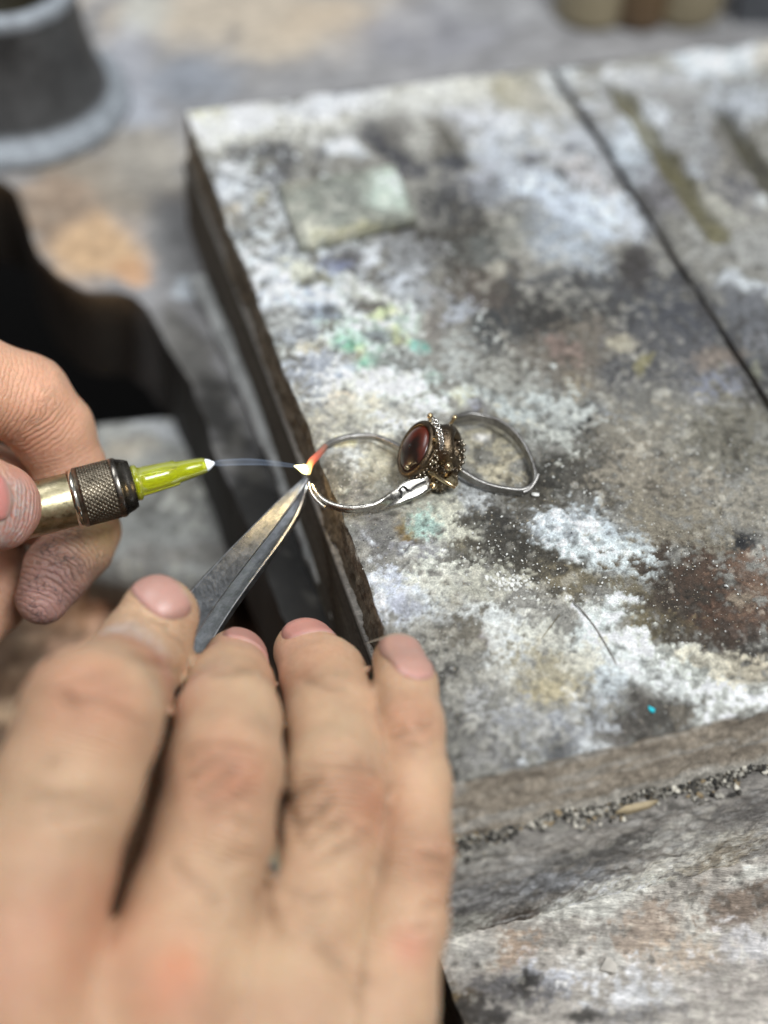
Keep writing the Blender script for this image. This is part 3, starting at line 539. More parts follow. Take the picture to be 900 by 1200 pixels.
# ---------------------------------------------------------------- jars behind the board
M_TAN = plain('tan_glaze', tuple(lin((140, 129, 104))), 0.5, 0.2, 20, 0.1); M_BR = plain('brown_glass', tuple(lin((96, 76, 52))), 0.35, 0.3, 15, 0.1)
for (x, y, w, hh, mt, nm, lb, ct) in ((690, 4, 11, 60, M_TAN, 'storage_jar', 'tan storage jar behind the board, nearest the dark joint line', 'jar'), (744, 6, 10, 50, M_BR, 'brown_bottle', 'brown bottle standing between the two tan jars at the back', 'bottle'), (800, 0, 12, 60, M_TAN, 'storage_jar', 'tan storage jar at the back, on the far side of the brown bottle', 'jar')):
    q = P(x, y + 34, -35) + np.array([0, 10, 0])
    pr = [(0, w * .8), (1, w * .97), (3, w), (hh * .7, w), (hh * .8, w * .9), (hh * .86, w * .72), (hh * .93, w * .72), (hh * .94, w * .8), (hh, w * .8), (hh + 1, w * .7)]
    V, fc = lathe(q, [0, 0, 1], pr, 48)
    tag(mesh(nm, V, fc, mt), lb, ct, 'containers standing behind the board')
# dark clutter at the far right
V, fc = closed_slab(*[np.array([P(860 + 160 * u, 30 - 60 * v_, -35) + np.array([0, 0, z_ - 3 * v_]) for u in np.linspace(0, 1, 8) for v_ in np.linspace(0, 1, 8)]) for z_ in (22, 0.2)], 8, 8)
tag(mesh('dark_case', V, fc, plain('dark_case_paint', tuple(lin((74, 76, 80))), 0.6), smooth=False), 'dark grey case behind the far corner of the board', 'case')

# ---------------------------------------------------------------- below the cut-out: leather catch, grey slab, floor
gx, gy = np.meshgrid(np.linspace(-240, 40, 170), np.linspace(40, 268, 170), indexing='ij')
V = np.column_stack([gx.ravel(), gy.ravel(), np.full(gx.size, -84.0)])
n1 = fbm(V, 60, 4, 100); n2 = fbm(V * [1, 0.5, 1], 16, 4, 101); n3 = fbm(V, 5, 4, 102)
V[:, 2] += 12 * n1 + 4.5 * n2 - 25 * sstep(245, 268, V[:, 1]) 
c, *_ = paint(V, (104, 84, 68), [(130,650,90,90,20,(124,100,84),.9,.9),(110,690,30,26,30,(150,92,50),.8,.9),(160,640,26,40,10,(150,104,66),.8,.8),(85,720,40,24,-50,(112,80,54),.9,.9),(30,770,60,60,0,(84,66,50),.9,.8),(110,760,60,30,-40,(128,102,88),.8,.9),(20,835,60,20,0,(140,122,104),.9,.6),
   (300,700,60,40,0,(64,48,42),.9,.6),(20,660,50,60,0,(54,42,34),.9,.5),(60,880,80,30,0,(74,62,50),.8,.8),(165,600,40,20,0,(140,112,100),.8,.8),(100,400,150,100,0,(36,34,28),1,.4),(40,410,70,30,0,(96,96,92),.9,.4),(165,450,40,40,0,(60,54,34),.9,.4)], 103, 1.5, 0.2)
c = c * np.minimum(1, 0.22 / c.max(1))[:, None] * [1.12, 1.0, 0.86] * (2.1 + 0.6 * n3)[:, None]
o = mesh('leather_catch', V, grid_faces(170, 170), attr_mat('old_leather', 0.65, 0.4, 0.5), cols=c)
so = o.modifiers.new('thickness', 'SOLIDIFY'); so.thickness = 2.0 * MM; so.offset = -1
tag(o, 'brown rust-stained leather catch sheet sagging below the bench cut-out', 'leather sheet')
q = [P(112, 500, -60), P(95, 650, -62), P(268, 684, -62), P(262, 560, -60), P(212, 488, -60)]
def poly_slab(q, thick, n=36):   # five-cornered slab: quad grid between left edge and the two right edges
    Lp = spline(np.array([q[0], (q[0] + q[1]) / 2, q[1]]), n); Rp = np.concatenate([np.linspace(q[4], q[3], n // 2), np.linspace(q[3], q[2], n - n // 2 + 1)[1:]])
    t = np.linspace(0, 1, n)[None, :, None]; top = (Lp[:, None] * (1 - t) + Rp[:, None] * t).reshape(-1, 3)
    return top, top - [0, 0, thick]
tp, bt = poly_slab(q, 16); n1 = fbm(tp, 10, 4, 110); tp[:, 2] += 0.6 * n1; 
V, fc = closed_slab(tp, bt, 36, 36)
c, *_ = paint(V, (150, 151, 149), [(215,510,60,20,30,(182,186,192),.8,.6),(180,600,40,30,0,(130,132,130),.8,.9),(230,570,26,34,0,(190,190,182),.7,.9),(150,530,40,14,0,(168,158,142),.8,.5),(200,650,80,14,0,(130,126,122),.8,.8)], 111, 1.5)
tag(mesh('grey_slab', V, fc, crust_material('slab_face', 0.7, 0.6, None, 0.4), cols=c), 'mottled grey stone slab in the hollow below the yellow nozzle', 'slab')
V = np.array([[-1500, -900, -420], [1500, -900, -420], [1500, 1800, -420], [-1500, 1800, -420]], float)
mesh('floor', V, [[0, 1, 2, 3]], plain('dark_floor', (0.012, 0.011, 0.010), 0.9), kind='structure')

# ---------------------------------------------------------------- rings
M_SIL = metal('aged_silver', (0.62, 0.60, 0.55), 0.26, 0.03, 0.5, (0.30, 0.28, 0.24))
M_SILD = metal('grey_silver', (0.40, 0.39, 0.37), 0.40, 0.05, 0.5, (0.17, 0.16, 0.15))
M_DARKM = metal('blackened_brass', (0.20, 0.15, 0.095), 0.34, 0.12, 0.35, (0.07, 0.05, 0.035))
M_GOLD = metal('worn_gold', (0.62, 0.51, 0.34), 0.25, 0.02, 0.4, (0.42, 0.30, 0.15))
M_BLACK = plain('engraving_black', (0.01, 0.01, 0.01), 0.5, 0.1, 1, 0.0)
def band(path, wid, thk, up=(0, 0, 1), n=140, groove=0.0, mat=M_SIL, name='shank', parent=None, attr=False):
    pth = spline(np.column_stack([path, wid, thk]), n)
    def sec(i, f):
        w, t = pth[i, 3] / 2, pth[i, 4] / 2; k = 28; out = []
        for j in range(k):
            a = 2 * math.pi * j / k; ca, sa = math.cos(a), math.sin(a)
            x = t * math.copysign(abs(ca) ** 0.6, ca); z = w * math.copysign(abs(sa) ** 0.55, sa)
            if groove: x -= math.copysign(1, ca) * min(groove, t * .6) * math.exp(-((z + 0.35 * w) / (0.16 * w)) ** 2) * (abs(ca) > .3)
            out.append((x, z))
        return np.array(out)
    V, fc = sweep(pth[:, :3], sec, up)
    V = V + 0.03 * np.stack([fbm(V, 1.5, 2, 120), fbm(V, 1.5, 2, 121), fbm(V, 1.5, 2, 122)], -1)
    return mesh(name, V, fc, mat, parent, attrs={'along': np.repeat(np.linspace(0, 1, n), 28)} if attr else None)
rb = thing('silver_ring', P(440, 555, 0), 'thin silver ring held by the tweezers, cut open, its glowing end under the torch flame', 'ring')
rb['org'] = list(P(440, 555, 0))
up1 = np.tile([0.10, -0.15, 1.0], (140, 1)); _k = sstep(0.45, 0.72, np.linspace(0, 1, 140))[:, None]; up1f = up1 * (1 - _k) + np.array([-0.35, 0.85, 0.75]) * _k
fpx = [(366, 568, 2.2, 0.7, .5), (373, 581, 2.0, 1.4, .9), (386, 591, 2.0, 1.6, .95), (410, 597, 2.1, 1.8, 1.0), (438, 594, 2.4, 2.3, 1.05), (460, 585, 2.8, 2.8, 1.0), (477, 576, 3.2, 3.6, 1.05), (490, 570, 3.6, 3.6, 1.1), (503, 563, 4.2, 3.0, 1.2)]
band([P(x, y, z) for x, y, z, _, _ in fpx], [a[3] for a in fpx], [a[4] for a in fpx], up=up1f, groove=0.28, parent=rb)
bpx = [(372, 534, 2.6, 1.5, .9), (382, 523, 2.4, 1.5, .9), (398, 515, 2.2, 1.4, .9), (416, 511.5, 2.2, 1.4, .9), (436, 512, 2.4, 1.4, .9), (452, 517, 2.8, 1.5, .9), (466, 524, 3.4, 1.6, 1.0), (474, 529, 4.0, 1.7, 1.1)]
band([P(x, y, z) for x, y, z, _, _ in bpx], [a[3] for a in bpx], [a[4] for a in bpx], up=up1, groove=0.2, parent=rb, mat=M_SILD)
# glowing end
mg, t, b = nodes('glowing_metal'); co = objco(t)
at = N(t, 'ShaderNodeAttribute'); at.attribute_name = 'along'
cr = N(t, 'ShaderNodeValToRGB'); t.links.new(at.outputs['Fac'], cr.inputs[0])
el = cr.color_ramp.elements; el[0].position = 0.0; el[0].color = (1.0, 0.75, 0.25, 1); el[1].position = 1.0; el[1].color = (0.10, 0.006, 0.003, 1)
for p_, c_ in ((0.16, (1.0, 0.42, 0.08, 1)), (0.4, (0.9, 0.10, 0.03, 1)), (0.75, (0.55, 0.04, 0.02, 1))):
    e_ = el.new(p_); e_.color = c_
t.links.new(cr.outputs[0], b.inputs['Emission Color'])
es = ramp(t, at.outputs['Fac'], ((0.0, 1.0), (1.0, 0.12))); t.links.new(math_(t, 'MULTIPLY', es, 1.5), b.inputs['Emission Strength'])
b.inputs['Base Color'].default_value = (0.35, 0.2, 0.15, 1); b.inputs['Metallic'].default_value = 0.6; b.inputs['Roughness'].default_value = 0.4
gp = [(361, 552, 3.0, 1.9, 1.1), (363, 545, 3.0, 1.9, 1.15), (366, 540, 2.9, 1.8, 1.1), (373, 533, 2.6, 1.6, 1.0), (381, 524, 2.45, 1.55, .95)]
band([P(x, y, z) for x, y, z, _, _ in gp], [a[3] for a in gp], [a[4] for a in gp], up=up1, mat=mg, name='glowing_end', parent=rb, attr=True, n=60)
mh, t, b = nodes('white_hot'); b.inputs['Base Color'].default_value = (0.9, 0.9, 0.7, 1); b.inputs['Emission Color'].default_value = (1.0, 0.98, 0.42, 1); b.inputs['Emission Strength'].default_value = 2.6
hp = spline([np.r_[P(345, 546, 3.2), 0.10], np.r_[P(350, 547.5, 3.1), 0.45], np.r_[P(356, 549.5, 3.1), 0.85], np.r_[P(361, 552, 3.0), 0.75]], 24)
V, fc = tube(hp[:, :3], hp[:, 3], 16); mesh('molten_tip', V, fc, mh, rb)
V, fc = tube(spline([P(362, 566, 2.4), P(365, 577, 2.2), P(372, 587, 2.0), P(381, 595, 1.9)], 30), 0.42, 10); mesh('split_strand', V, fc, M_SIL, rb)
# engraved swirl on the broad shoulder
sw = [(470, 584, 4.0), (471, 577, 4.1), (469, 573, 4.2), (474, 570, 4.3), (480, 575, 4.25), (486, 570, 4.5), (493, 566, 4.7), (499, 564, 4.8)]
off = -unit(_d) * 0.0
pts = []
shp = spline([P(x, y, z) for x, y, z, _, _ in fpx], 400)
for x, y, z in sw:
    u_, v_ = px_of(shp); kx = np.argmin(np.abs(u_ - x)); dpt = (shp[kx] - CAMPOS) @ _d
    pts.append(D(x, y, dpt - 0.95))
V, fc = tube(spline(pts, 60), 0.17, 8); mesh('engraving', V, fc, M_BLACK, rb)

rg = thing('gem_ring', P(520, 545, 0), 'antique ring with dark red stone in a beaded brass setting, grey loop on the board', 'ring')
rg['org'] = list(P(520, 545, 0))
up2 = np.tile([0.0, 0.05, 1.0], (160, 1))
lp = [(524, 543, 3.6, 1.8, 1.0), (540, 553, 2.9, 1.8, 1.0), (556, 563, 2.2, 1.7, .9), (576, 571, 1.7, 1.7, .9), (598, 575, 1.5, 1.6, .8), (614, 575, 1.5, 1.5, .8), (625, 568, 1.8, 1.5, .8), (627, 556, 2.0, 1.7, .8), (622, 540, 2.2, 2.0, .8), (612, 521, 2.4, 2.3, .8), (599, 506, 2.6, 2.3, .8), (584, 496, 2.7, 2.1, .8), (568, 490, 2.8, 1.8, .8), (550, 488, 3.0, 2.2, 1.0), (530, 492, 3.6, 2.0, 1.0)]
band([P(x, y, z) for x, y, z, _, _ in lp], [a[3] for a in lp], [a[4] for a in lp], up=up2, n=160, groove=0.34, parent=rg, mat=M_SILD)
V, fc = tube(spline([P(613, 577, 1.6), P(621, 573, 2.0), P(628, 563, 2.8), P(631, 556, 3.2)], 24), 0.35, 10); mesh('split_strand', V, fc, M_SILD, rg)
# head: an oval cup whose axis points to the left and a little up towards the lens
hc = P(503.5, 534, 5.4)
ax = unit(-0.74 * _r + 0.34 * _u - 0.56 * _d)
hs = unit(np.cross(ax, _r * 0.3 + _u)); ht = np.cross(ax, hs)     # hs ~ sideways, ht ~ up
ht = unit(_u - (_u @ ax) * ax); hs = np.cross(ht, ax)
def hpnt(l, r, th, ov=0.86):
    l = l * 1.08; r = r * 1.2
    return hc + ax * l + r * (math.cos(th) * hs * ov + math.sin(th) * ht)
def lathe_h(prof, seg=72, amp=None):
    V = np.array([[hpnt(l, r * (1 + (amp(l, 2 * math.pi * j / seg) if amp else 0)), 2 * math.pi * j / seg) for j in range(seg)] for l, r in prof]).reshape(-1, 3)
    n = len(prof); fc = grid_faces(n, seg, False, True).tolist(); fc += [list(range(seg))[::-1], [(n - 1) * seg + k for k in range(seg)]]
    return V, fc
wob = lambda l, th: 0.035 * math.sin(th * 9 + l * 2.0) * math.sin(l * 3.1) + 0.02 * math.sin(th * 23 + 4 * l)
pr = [(-4.6, 2.2), (-4.7, 3.2), (-4.2, 4.1), (-3.4, 4.6), (-2.6, 4.8), (-2.0, 4.85), (-1.5, 4.7), (-1.2, 4.35), (-0.9, 4.2), (-0.4, 4.25), (0.1, 4.3), (0.7, 4.3), (1.3, 4.25), (1.9, 4.3), (2.4, 4.35), (2.8, 4.3), (3.0, 4.1)]
pr = [(l, r) for l, r in spline(pr, 60)]
V, fc = lathe_h(pr, 120, wob); mesh('setting', V, fc, M_DARKM, rg)
V, fc = lathe_h([(2.3, 4.2), (2.7, 4.5), (3.1, 4.62), (3.45, 4.5), (3.65, 4.15), (3.6, 3.85), (3.3, 3.6), (2.8, 3.6)], 96); mesh('bezel', V, fc, M_DARKM, rg)
mgem, t, b = nodes('dark_red_stone'); co = objco(t)
gc = mixc(t, 'MIX', ramp(t, noise(t, co, 6.0, 2, 0.5), ((0.46, 0.0), (0.62, 1.0))), (0.012, 0.005, 0.003), (0.085, 0.012, 0.004))
t.links.new(gc, b.inputs['Base Color']); b.inputs['Roughness'].default_value = 0.28; b.inputs['IOR'].default_value = 1.55
b.inputs['Coat Weight'].default_value = 0.0; b.inputs['Subsurface Weight'].default_value = 0.2; b.inputs['Subsurface Radius'].default_value = (0.002, 0.0003, 0.0002)
V, fc = lathe_h([(2.8, 3.7)] + [(3.2 + 1.3 * math.sin(a), 3.62 * math.cos(a)) for a in np.linspace(0, math.pi / 2 * 0.97, 16)], 64); mesh('gemstone', V, fc, mgem, rg)
def ball(c, r, seg=14):
    bm = bmesh.new(); bmesh.ops.create_uvsphere(bm, u_segments=seg, v_segments=seg // 2 + 1, radius=r)
    V = np.array([v.co[:] for v in bm.verts]) + c; fc = [[v.index for v in f.verts] for f in bm.faces]; bm.free(); return V, fc
rs = random.Random(4)
# beads: rows round the setting, one joined part
BV, BF, k = [], [], 0
for l, r, nb, rad in ((2.15, 4.45, 34, 0.40), (1.35, 4.38, 30, 0.36), (-1.25, 4.5, 32, 0.34), (-3.9, 4.5, 26, 0.36), (-2.2, 4.9, 20, 0.3), (-3.0, 4.75, 22, 0.28)):
    for j in range(nb):
        th = 2 * math.pi * (j + rs.uniform(-.15, .15)) / nb
        V, fc = ball(hpnt(l + rs.uniform(-.1, .1), r, th), rad * rs.uniform(.8, 1.15), 8); BV.append(V); BF += [[i + k for i in f] for f in fc]; k += len(V)
for j in range(190):
    th = rs.uniform(0, 2 * math.pi); l = rs.uniform(-3.6, 1.9)
    V, fc = ball(hpnt(l, 4.5, th), rs.uniform(.12, .26), 8); BV.append(V); BF += [[i + k for i in f] for f in fc]; k += len(V)
M_BEAD = metal('bead_metal', (0.52, 0.47, 0.38), 0.20, 0.02, 0.3, (0.14, 0.11, 0.08))
mesh('beads', np.concatenate(BV), BF, M_BEAD, rg, kind='stuff')
a2 = unit(0.86 * _r + 0.10 * _u - 0.30 * _d); c2 = hc + _r * 0.6 + _u * 1.2 - _d * 0.6
V, fc = lathe(c2, a2, [tuple(q) for q in spline([(0, 2.9), (1.0, 3.9), (2.2, 4.2), (3.4, 4.1), (4.3, 3.7), (4.75, 3.0), (4.6, 2.2), (4.0, 1.5)], 30)], 90)
V += 0.10 * fbm(V, 1.2, 3, 130)[:, None] * a2; mesh('textured_cup', V, fc, M_DARKM, rg)
CV, CF, k = [], [], 0
s2 = unit(np.cross(a2, [0.1, 0.2, 1.0])); t2 = np.cross(a2, s2)
for j in range(90):             # raised granules and dashes on the cup
    th = rs.uniform(0, 2 * math.pi); l = rs.uniform(1.0, 4.2); rr = np.interp(l, [0, 1, 2.2, 3.4, 4.3], [2.9, 3.9, 4.2, 4.1, 3.7]); q = c2 + a2 * l + rr * (math.cos(th) * s2 + math.sin(th) * t2)
    d2 = unit(a2 + 0.5 * rs.uniform(-1, 1) * (-math.sin(th) * s2 + math.cos(th) * t2)) * rs.uniform(.15, .5)
    V, fc = tube([q - d2, q, q + d2], [.08, .15, .08], 6); CV.append(V); CF += [[i + k for i in f] for f in fc]; k += len(V)
mesh('granules', np.concatenate(CV), CF, M_BEAD, rg, kind='stuff')
M_SPK = metal('bright_link', (0.85, 0.82, 0.76), 0.15, 0.02, 0.3, (0.5, 0.47, 0.42))
CV, CF, k = [], [], 0
for j in range(15):             # bright linked band across the top
    th = math.radians(25 + j * 8.5)
    fj = j / 14; dh = (hc - CAMPOS) @ _d; cpt = D(509 + 8 * fj + 3 * math.sin(fj * 3), 492 + 34 * fj, dh - 5.0 - 1.2 * math.sin(fj * 3)); tn = unit(-_u + 0.2 * _r)
    q = unit(tn + ax * (0.8 if j % 2 else -0.8)); w = np.cross(q, unit(cpt - hc))
    rg_ = [cpt + 0.52 * math.cos(a) * q + 0.42 * math.sin(a) * w for a in np.linspace(0, 2 * math.pi, 13)]
    V, fc = tube(rg_, 0.14, 6); CV.append(V); CF += [[i + k for i in f] for f in fc]; k += len(V)
mesh('chain_band', np.concatenate(CV), CF, M_SPK, rg, kind='stuff')
for x, y, dd, r in ((510, 514, -7.2, .55), (526, 547, -6.6, .82), (508, 569, -4.6, .75), (477, 548, -7.0, .5), (504, 487, 1.0, .6), (483, 555, -2.0, .4), (533, 489, .5, .5)):
    dh = (hc - CAMPOS) @ _d
    c_ = D(x, y, dh + dd); root = hc + (c_ - hc) * 0.45
    rad = [r * .55, r * .6, r * .62, r * .9, r, r * .75, r * .25]
    dirn = unit(c_ - hc); L = np.linalg.norm(c_ - root)
    pts_ = [root, root + dirn * L * .5, root + dirn * (L - r * 1.0), root + dirn * (L - r * .6), root + dirn * L, root + dirn * (L + r * .6), root + dirn * (L + r * .9)]
    V, fc = tube(pts_, rad, 14); mesh('prong', V, fc, M_GOLD, rg)
V, fc = tube([D(503, 553, dh - 6.2), D(518, 562, dh - 5.4), D(533, 571, dh - 4.2)], [.42, .42, .36], 12); mesh('gold_bar', V, fc, M_GOLD, rg)
V, fc = tube([D(524, 556, dh - 3.0), D(529, 562, dh - 2.0), D(532, 567, dh - 1)], [1.0, 1.15, .9], 14); mesh('gold_lug', V, fc, M_GOLD, rg)

# ---------------------------------------------------------------- tweezers
M_STEEL = metal('worn_steel', (0.31, 0.325, 0.34), 0.40, 0.08, 0.4, (0.16, 0.17, 0.18))
M_EDGE = metal('ground_edge', (0.60, 0.62, 0.64), 0.34, 0.05, 0.5)
tz = thing('tweezers', D(130, 930, 236), 'dark steel tweezers gripping the cut silver ring, held under the bent fingers', 'tweezers')
tz['org'] = list(D(130, 930, 236))
def arm(Lp, Rp, thick, name):   # Lp/Rp: left and right edges of the flat face (pixel x, y, depth)
    n = 80
    Lw = spline([D(*p) for p in Lp], n); Rw = spline([D(*p) for p in Rp], n)
    V = []
    for i in range(n):
        a, b = Lw[i], Rw[i]; s = unit(b - a); T = unit((Lw[min(i + 1, n - 1)] - Lw[max(i - 1, 0)]))
        nn = unit(np.cross(s, T)); nn = nn if nn @ _d < 0 else -nn
        w = np.linalg.norm(b - a); e = min(0.25, w * .3); th = thick * min(1, 0.45 + i / 30)
        V += [a + s * 0.0 - nn * th, a, a + nn * 0 + s * e + nn * e * .5, a + s * w * .5 + nn * (e * .5 + 0.05), b - s * e + nn * e * .5, b, b - nn * th, (a + b) / 2 - nn * th]
    V = np.array(V); fc = grid_faces(n, 8, False, True).tolist() + [list(range(8))[::-1], [(n - 1) * 8 + k for k in range(8)]]
    o = mesh(name, V, fc, M_STEEL, tz, smooth=False); o.data.materials.append(M_EDGE)
    for pi, p in enumerate(o.data.polygons):
        if pi < (n - 1) * 8 and pi % 8 in (1, 4): p.material_index = 1
    return o
arm([(356, 559, 284.5), (316, 596, 279), (228, 688, 261), (110, 830, 240), (40, 910, 232)], [(361, 562, 284), (327, 612, 278), (234, 738, 258), (150, 905, 238), (100, 1000, 229)], 1.1, 'arm')
arm([(357, 561, 286), (325, 602, 286), (240, 700, 274), (120, 842, 252), (52, 925, 243)], [(362, 566, 285.5), (340, 618, 283), (252, 745, 266), (172, 918, 244), (125, 1020, 236)], 1.1, 'arm')

# ---------------------------------------------------------------- torch
M_BRASS = metal('torch_brass', (0.50, 0.44, 0.29), 0.36, 0.02, 1.0, (0.30, 0.26, 0.15))
M_KN = metal('knurled_metal', (0.30, 0.26, 0.20), 0.36, 0.03, 0.3, (0.14, 0.12, 0.09))
TA, TB = D(0, 607, 275), D(247, 543.5, 282.5)
tax = unit(TB - TA); TL = np.linalg.norm(TB - TA)
def tpos(px):                   # distance along the torch for a given photo x
    lo, hi = -80.0, TL + 20
    for _ in range(50):
        m = (lo + hi) / 2
        if px_of((TA + tax * m)[None])[0][0] < px: lo = m
        else: hi = m
    return lo
R_ = lambda px: px * 279 / F
to = thing('torch', TA, 'slim brass torch handpiece with knurled collar and yellow-green nozzle, flame burning', 'torch')
to['org'] = list(TA)
V, fc = lathe(TA, tax, [(tpos(-160), R_(26)), (tpos(-155), R_(32)), (tpos(84), R_(32)), (tpos(88), R_(31))], 64); mesh('handle', V, fc, M_BRASS, to)
V, fc = lathe(TA, tax, [(tpos(84), R_(30)), (tpos(85), R_(33)), (tpos(88), R_(34.5)), (tpos(91), R_(34.5)), (tpos(93), R_(31))], 64); mesh('ring_band', V, fc, metal('chrome', (0.8, 0.77, 0.66), 0.15), to)
k0, k1 = tpos(91), tpos(134)
V, fc = lathe(TA, tax, [(k0 - .1, R_(28)), (k0, R_(34)), (k0 + .3, R_(35.5)), (k0 + .9, R_(35.5))], 64); mesh('collar_edge', V, fc, M_KN, to)
na, nt = 150, 320; V = []
sA = unit(np.cross(tax, [0.1, 0.2, 1.0])); tA = np.cross(tax, sA)
for i in range(na):
    h_ = k0 + .8 + (k1 - k0 - .8) * i / (na - 1); th = np.linspace(0, 2 * np.pi, nt, endpoint=False)
    q1 = np.abs(((th * 34 / (2 * np.pi) + h_ * 1.05) % 1) - .5) * 2; q2 = np.abs(((th * 34 / (2 * np.pi) - h_ * 1.05) % 1) - .5) * 2
    rr = R_(35.2) - 0.30 * np.clip(1 - np.minimum(q1, q2) * 2.6, 0, 1)
    V.append(TA + tax * h_ + rr[:, None] * (np.cos(th)[:, None] * sA + np.sin(th)[:, None] * tA))
V = np.concatenate(V); fc = grid_faces(na, nt, False, True).tolist(); fc += [list(range(nt))[::-1], [(na - 1) * nt + j for j in range(nt)]]
mesh('knurled_collar', V, fc, M_KN, to)
V, fc = lathe(TA, tax, [(k1 - .1, R_(33)), (k1, R_(34.6)), (k1 + .35, R_(35.6)), (k1 + .9, R_(35.6)), (k1 + 1.3, R_(34.6)), (tpos(142), R_(33.5)), (tpos(150), R_(31)), (tpos(156), R_(28)), (tpos(156.5), R_(24)), (tpos(157), R_(15)), (tpos(160), R_(12))], 72); mesh('nose_cap', V, fc, metal('nose_metal', (0.24, 0.22, 0.19), 0.28, 0.02), to)
my, t, b = nodes('yellow_plastic'); b.inputs['Base Color'].default_value = (0.72, 0.78, 0.012, 1); b.inputs['Roughness'].default_value = 0.18
b.inputs['Transmission Weight'].default_value = 0.7; b.inputs['IOR'].default_value = 1.48; b.inputs['Subsurface Weight'].default_value = 0.0
n0 = tpos(156)
prN = [(n0, R_(13)), (n0 + .1, R_(20)), (n0 + .35, R_(21.5)), (n0 + .9, R_(21.5)), (n0 + 1.15, R_(20)), (n0 + 1.4, R_(17)), (tpos(172), R_(16.5)), (tpos(190), R_(16)), (tpos(206), R_(15)), (tpos(208), R_(13.2)), (tpos(222), R_(11.5)), (tpos(238), R_(9.5)), (tpos(241), R_(8.5)), (tpos(241.5), R_(5))]
V, fc = lathe(TA, tax, prN, 48); nz = mesh('nozzle', V, fc, my, to)
for kx in range(4):             # moulded ribs on the nozzle
    th = kx * math.pi / 2 + 0.5; dr = math.cos(th) * sA + math.sin(th) * tA; sd = np.cross(tax, dr)
    a0, a1 = n0 + 1.0, tpos(207); V = []
    for hh, r0, r1 in ((a0, R_(14), R_(18.2)), (a1, R_(13), R_(15.6))):
        for rr, sgn in ((r0, -1), (r1, -1), (r1, 1), (r0, 1)): V.append(TA + tax * hh + dr * rr + sd * 0.28 * sgn)
    mesh('nozzle_rib', np.array(V), [[0, 1, 2, 3], [7, 6, 5, 4], [0, 4, 5, 1], [1, 5, 6, 2], [2, 6, 7, 3], [3, 7, 4, 0]], my, to)
mw, t, b = nodes('pale_tip'); b.inputs['Base Color'].default_value = (0.85, 0.87, 0.9, 1); b.inputs['Roughness'].default_value = 0.3; b.inputs['Emission Color'].default_value = (0.7, 0.85, 1, 1); b.inputs['Emission Strength'].default_value = 0.35
V, fc = lathe(TA, tax, [(tpos(240), R_(5)), (tpos(241.6), R_(7.4)), (tpos(245), R_(6)), (tpos(249), R_(3)), (tpos(251), R_(1.6))], 32); mesh('nozzle_tip', V, fc, mw, to)
mf = bpy.data.materials.new('flame_gas'); mf.use_nodes = True; t = mf.node_tree
pb = t.nodes['Principled BSDF']; t.nodes.remove(pb)
tr = N(t, 'ShaderNodeBsdfTransparent'); em = N(t, 'ShaderNodeEmission'); ad = N(t, 'ShaderNodeAddShader')
em.inputs[0].default_value = (0.52, 0.68, 0.95, 1)
lw = N(t, 'ShaderNodeLayerWeight'); lw.inputs[0].default_value = 0.35
t.links.new(math_(t, 'MULTIPLY_ADD', lw.outputs['Facing'], 0.13, 0.035), em.inputs[1])
t.links.new(tr.outputs[0], ad.inputs[0]); t.links.new(em.outputs[0], ad.inputs[1]); t.links.new(ad.outputs[0], t.nodes['Material Output'].inputs[0])
fe = P(348, 546.5, 3.2); f0_ = TA + tax * tpos(248)
fp = [f0_ * (1 - u_) + fe * u_ + _u * 0.55 * math.sin(u_ * math.pi) for u_ in np.linspace(0, 1, 20)]
V, fc = tube(fp, np.interp(np.linspace(0, 1, 20), [0, .1, .4, 1], [.22, .55, .6, .28]), 16); mesh('flame', V, fc, mf, to)
gl = bpy.data.lights.new('flame_light', 'POINT'); gl.energy = 0.0028; gl.color = (1, 0.72, 0.35); gl.shadow_soft_size = 0.001
glo = bpy.data.objects.new('flame_light', gl); COL.objects.link(glo); glo.location = Vector(P(356, 545, 5.5)) * MM

# ---------------------------------------------------------------- hands: one smooth surface each, grown round a skeleton
def smin(a, b, k):
    h = np.clip(0.5 + 0.5 * (b - a) / k, 0, 1); return b * (1 - h) + a * h - k * h * (1 - h)
def rcone(p, a, b, ra, rb):
    ba = b - a; L2 = ba @ ba; t = np.clip((p - a) @ ba / L2, 0, 1)
    return np.linalg.norm(p - a - t[:, None] * ba, axis=1) - (ra + (rb - ra) * t)
def chain_sdf(p, ch, k=1.6):
    d = None
    for (a, ra), (b, rb) in zip(ch, ch[1:]):
        e = rcone(p, a, b, ra, rb); d = e if d is None else smin(d, e, k)
    return d
class Hand:
    def __init__(s, fingers, palm, kp=5.0, kf=0.7, bumps=(), dents=()):
        s.f, s.p, s.kp, s.kf, s.bumps, s.dents = fingers, palm, kp, kf, bumps, dents
    def raw(s, p):
        pal = None
        for ch in s.p:
            e = chain_sdf(p, ch, 3); pal = e if pal is None else smin(pal, e, 6.0)
        out = None
        for ch in s.f:
            e = chain_sdf(p, ch)
            if pal is not None: e = smin(e, pal, s.kp)
            out = e if out is None else smin(out, e, s.kf)
        for c, r, a in s.bumps: out = out - a * np.exp(-((np.linalg.norm(p - c, axis=1) / r) ** 2))
        return out
    def __call__(s, p):
        out = np.empty(len(p))
        for i in range(0, len(p), 200000): out[i:i + 200000] = s.raw(p[i:i + 200000])
        return out
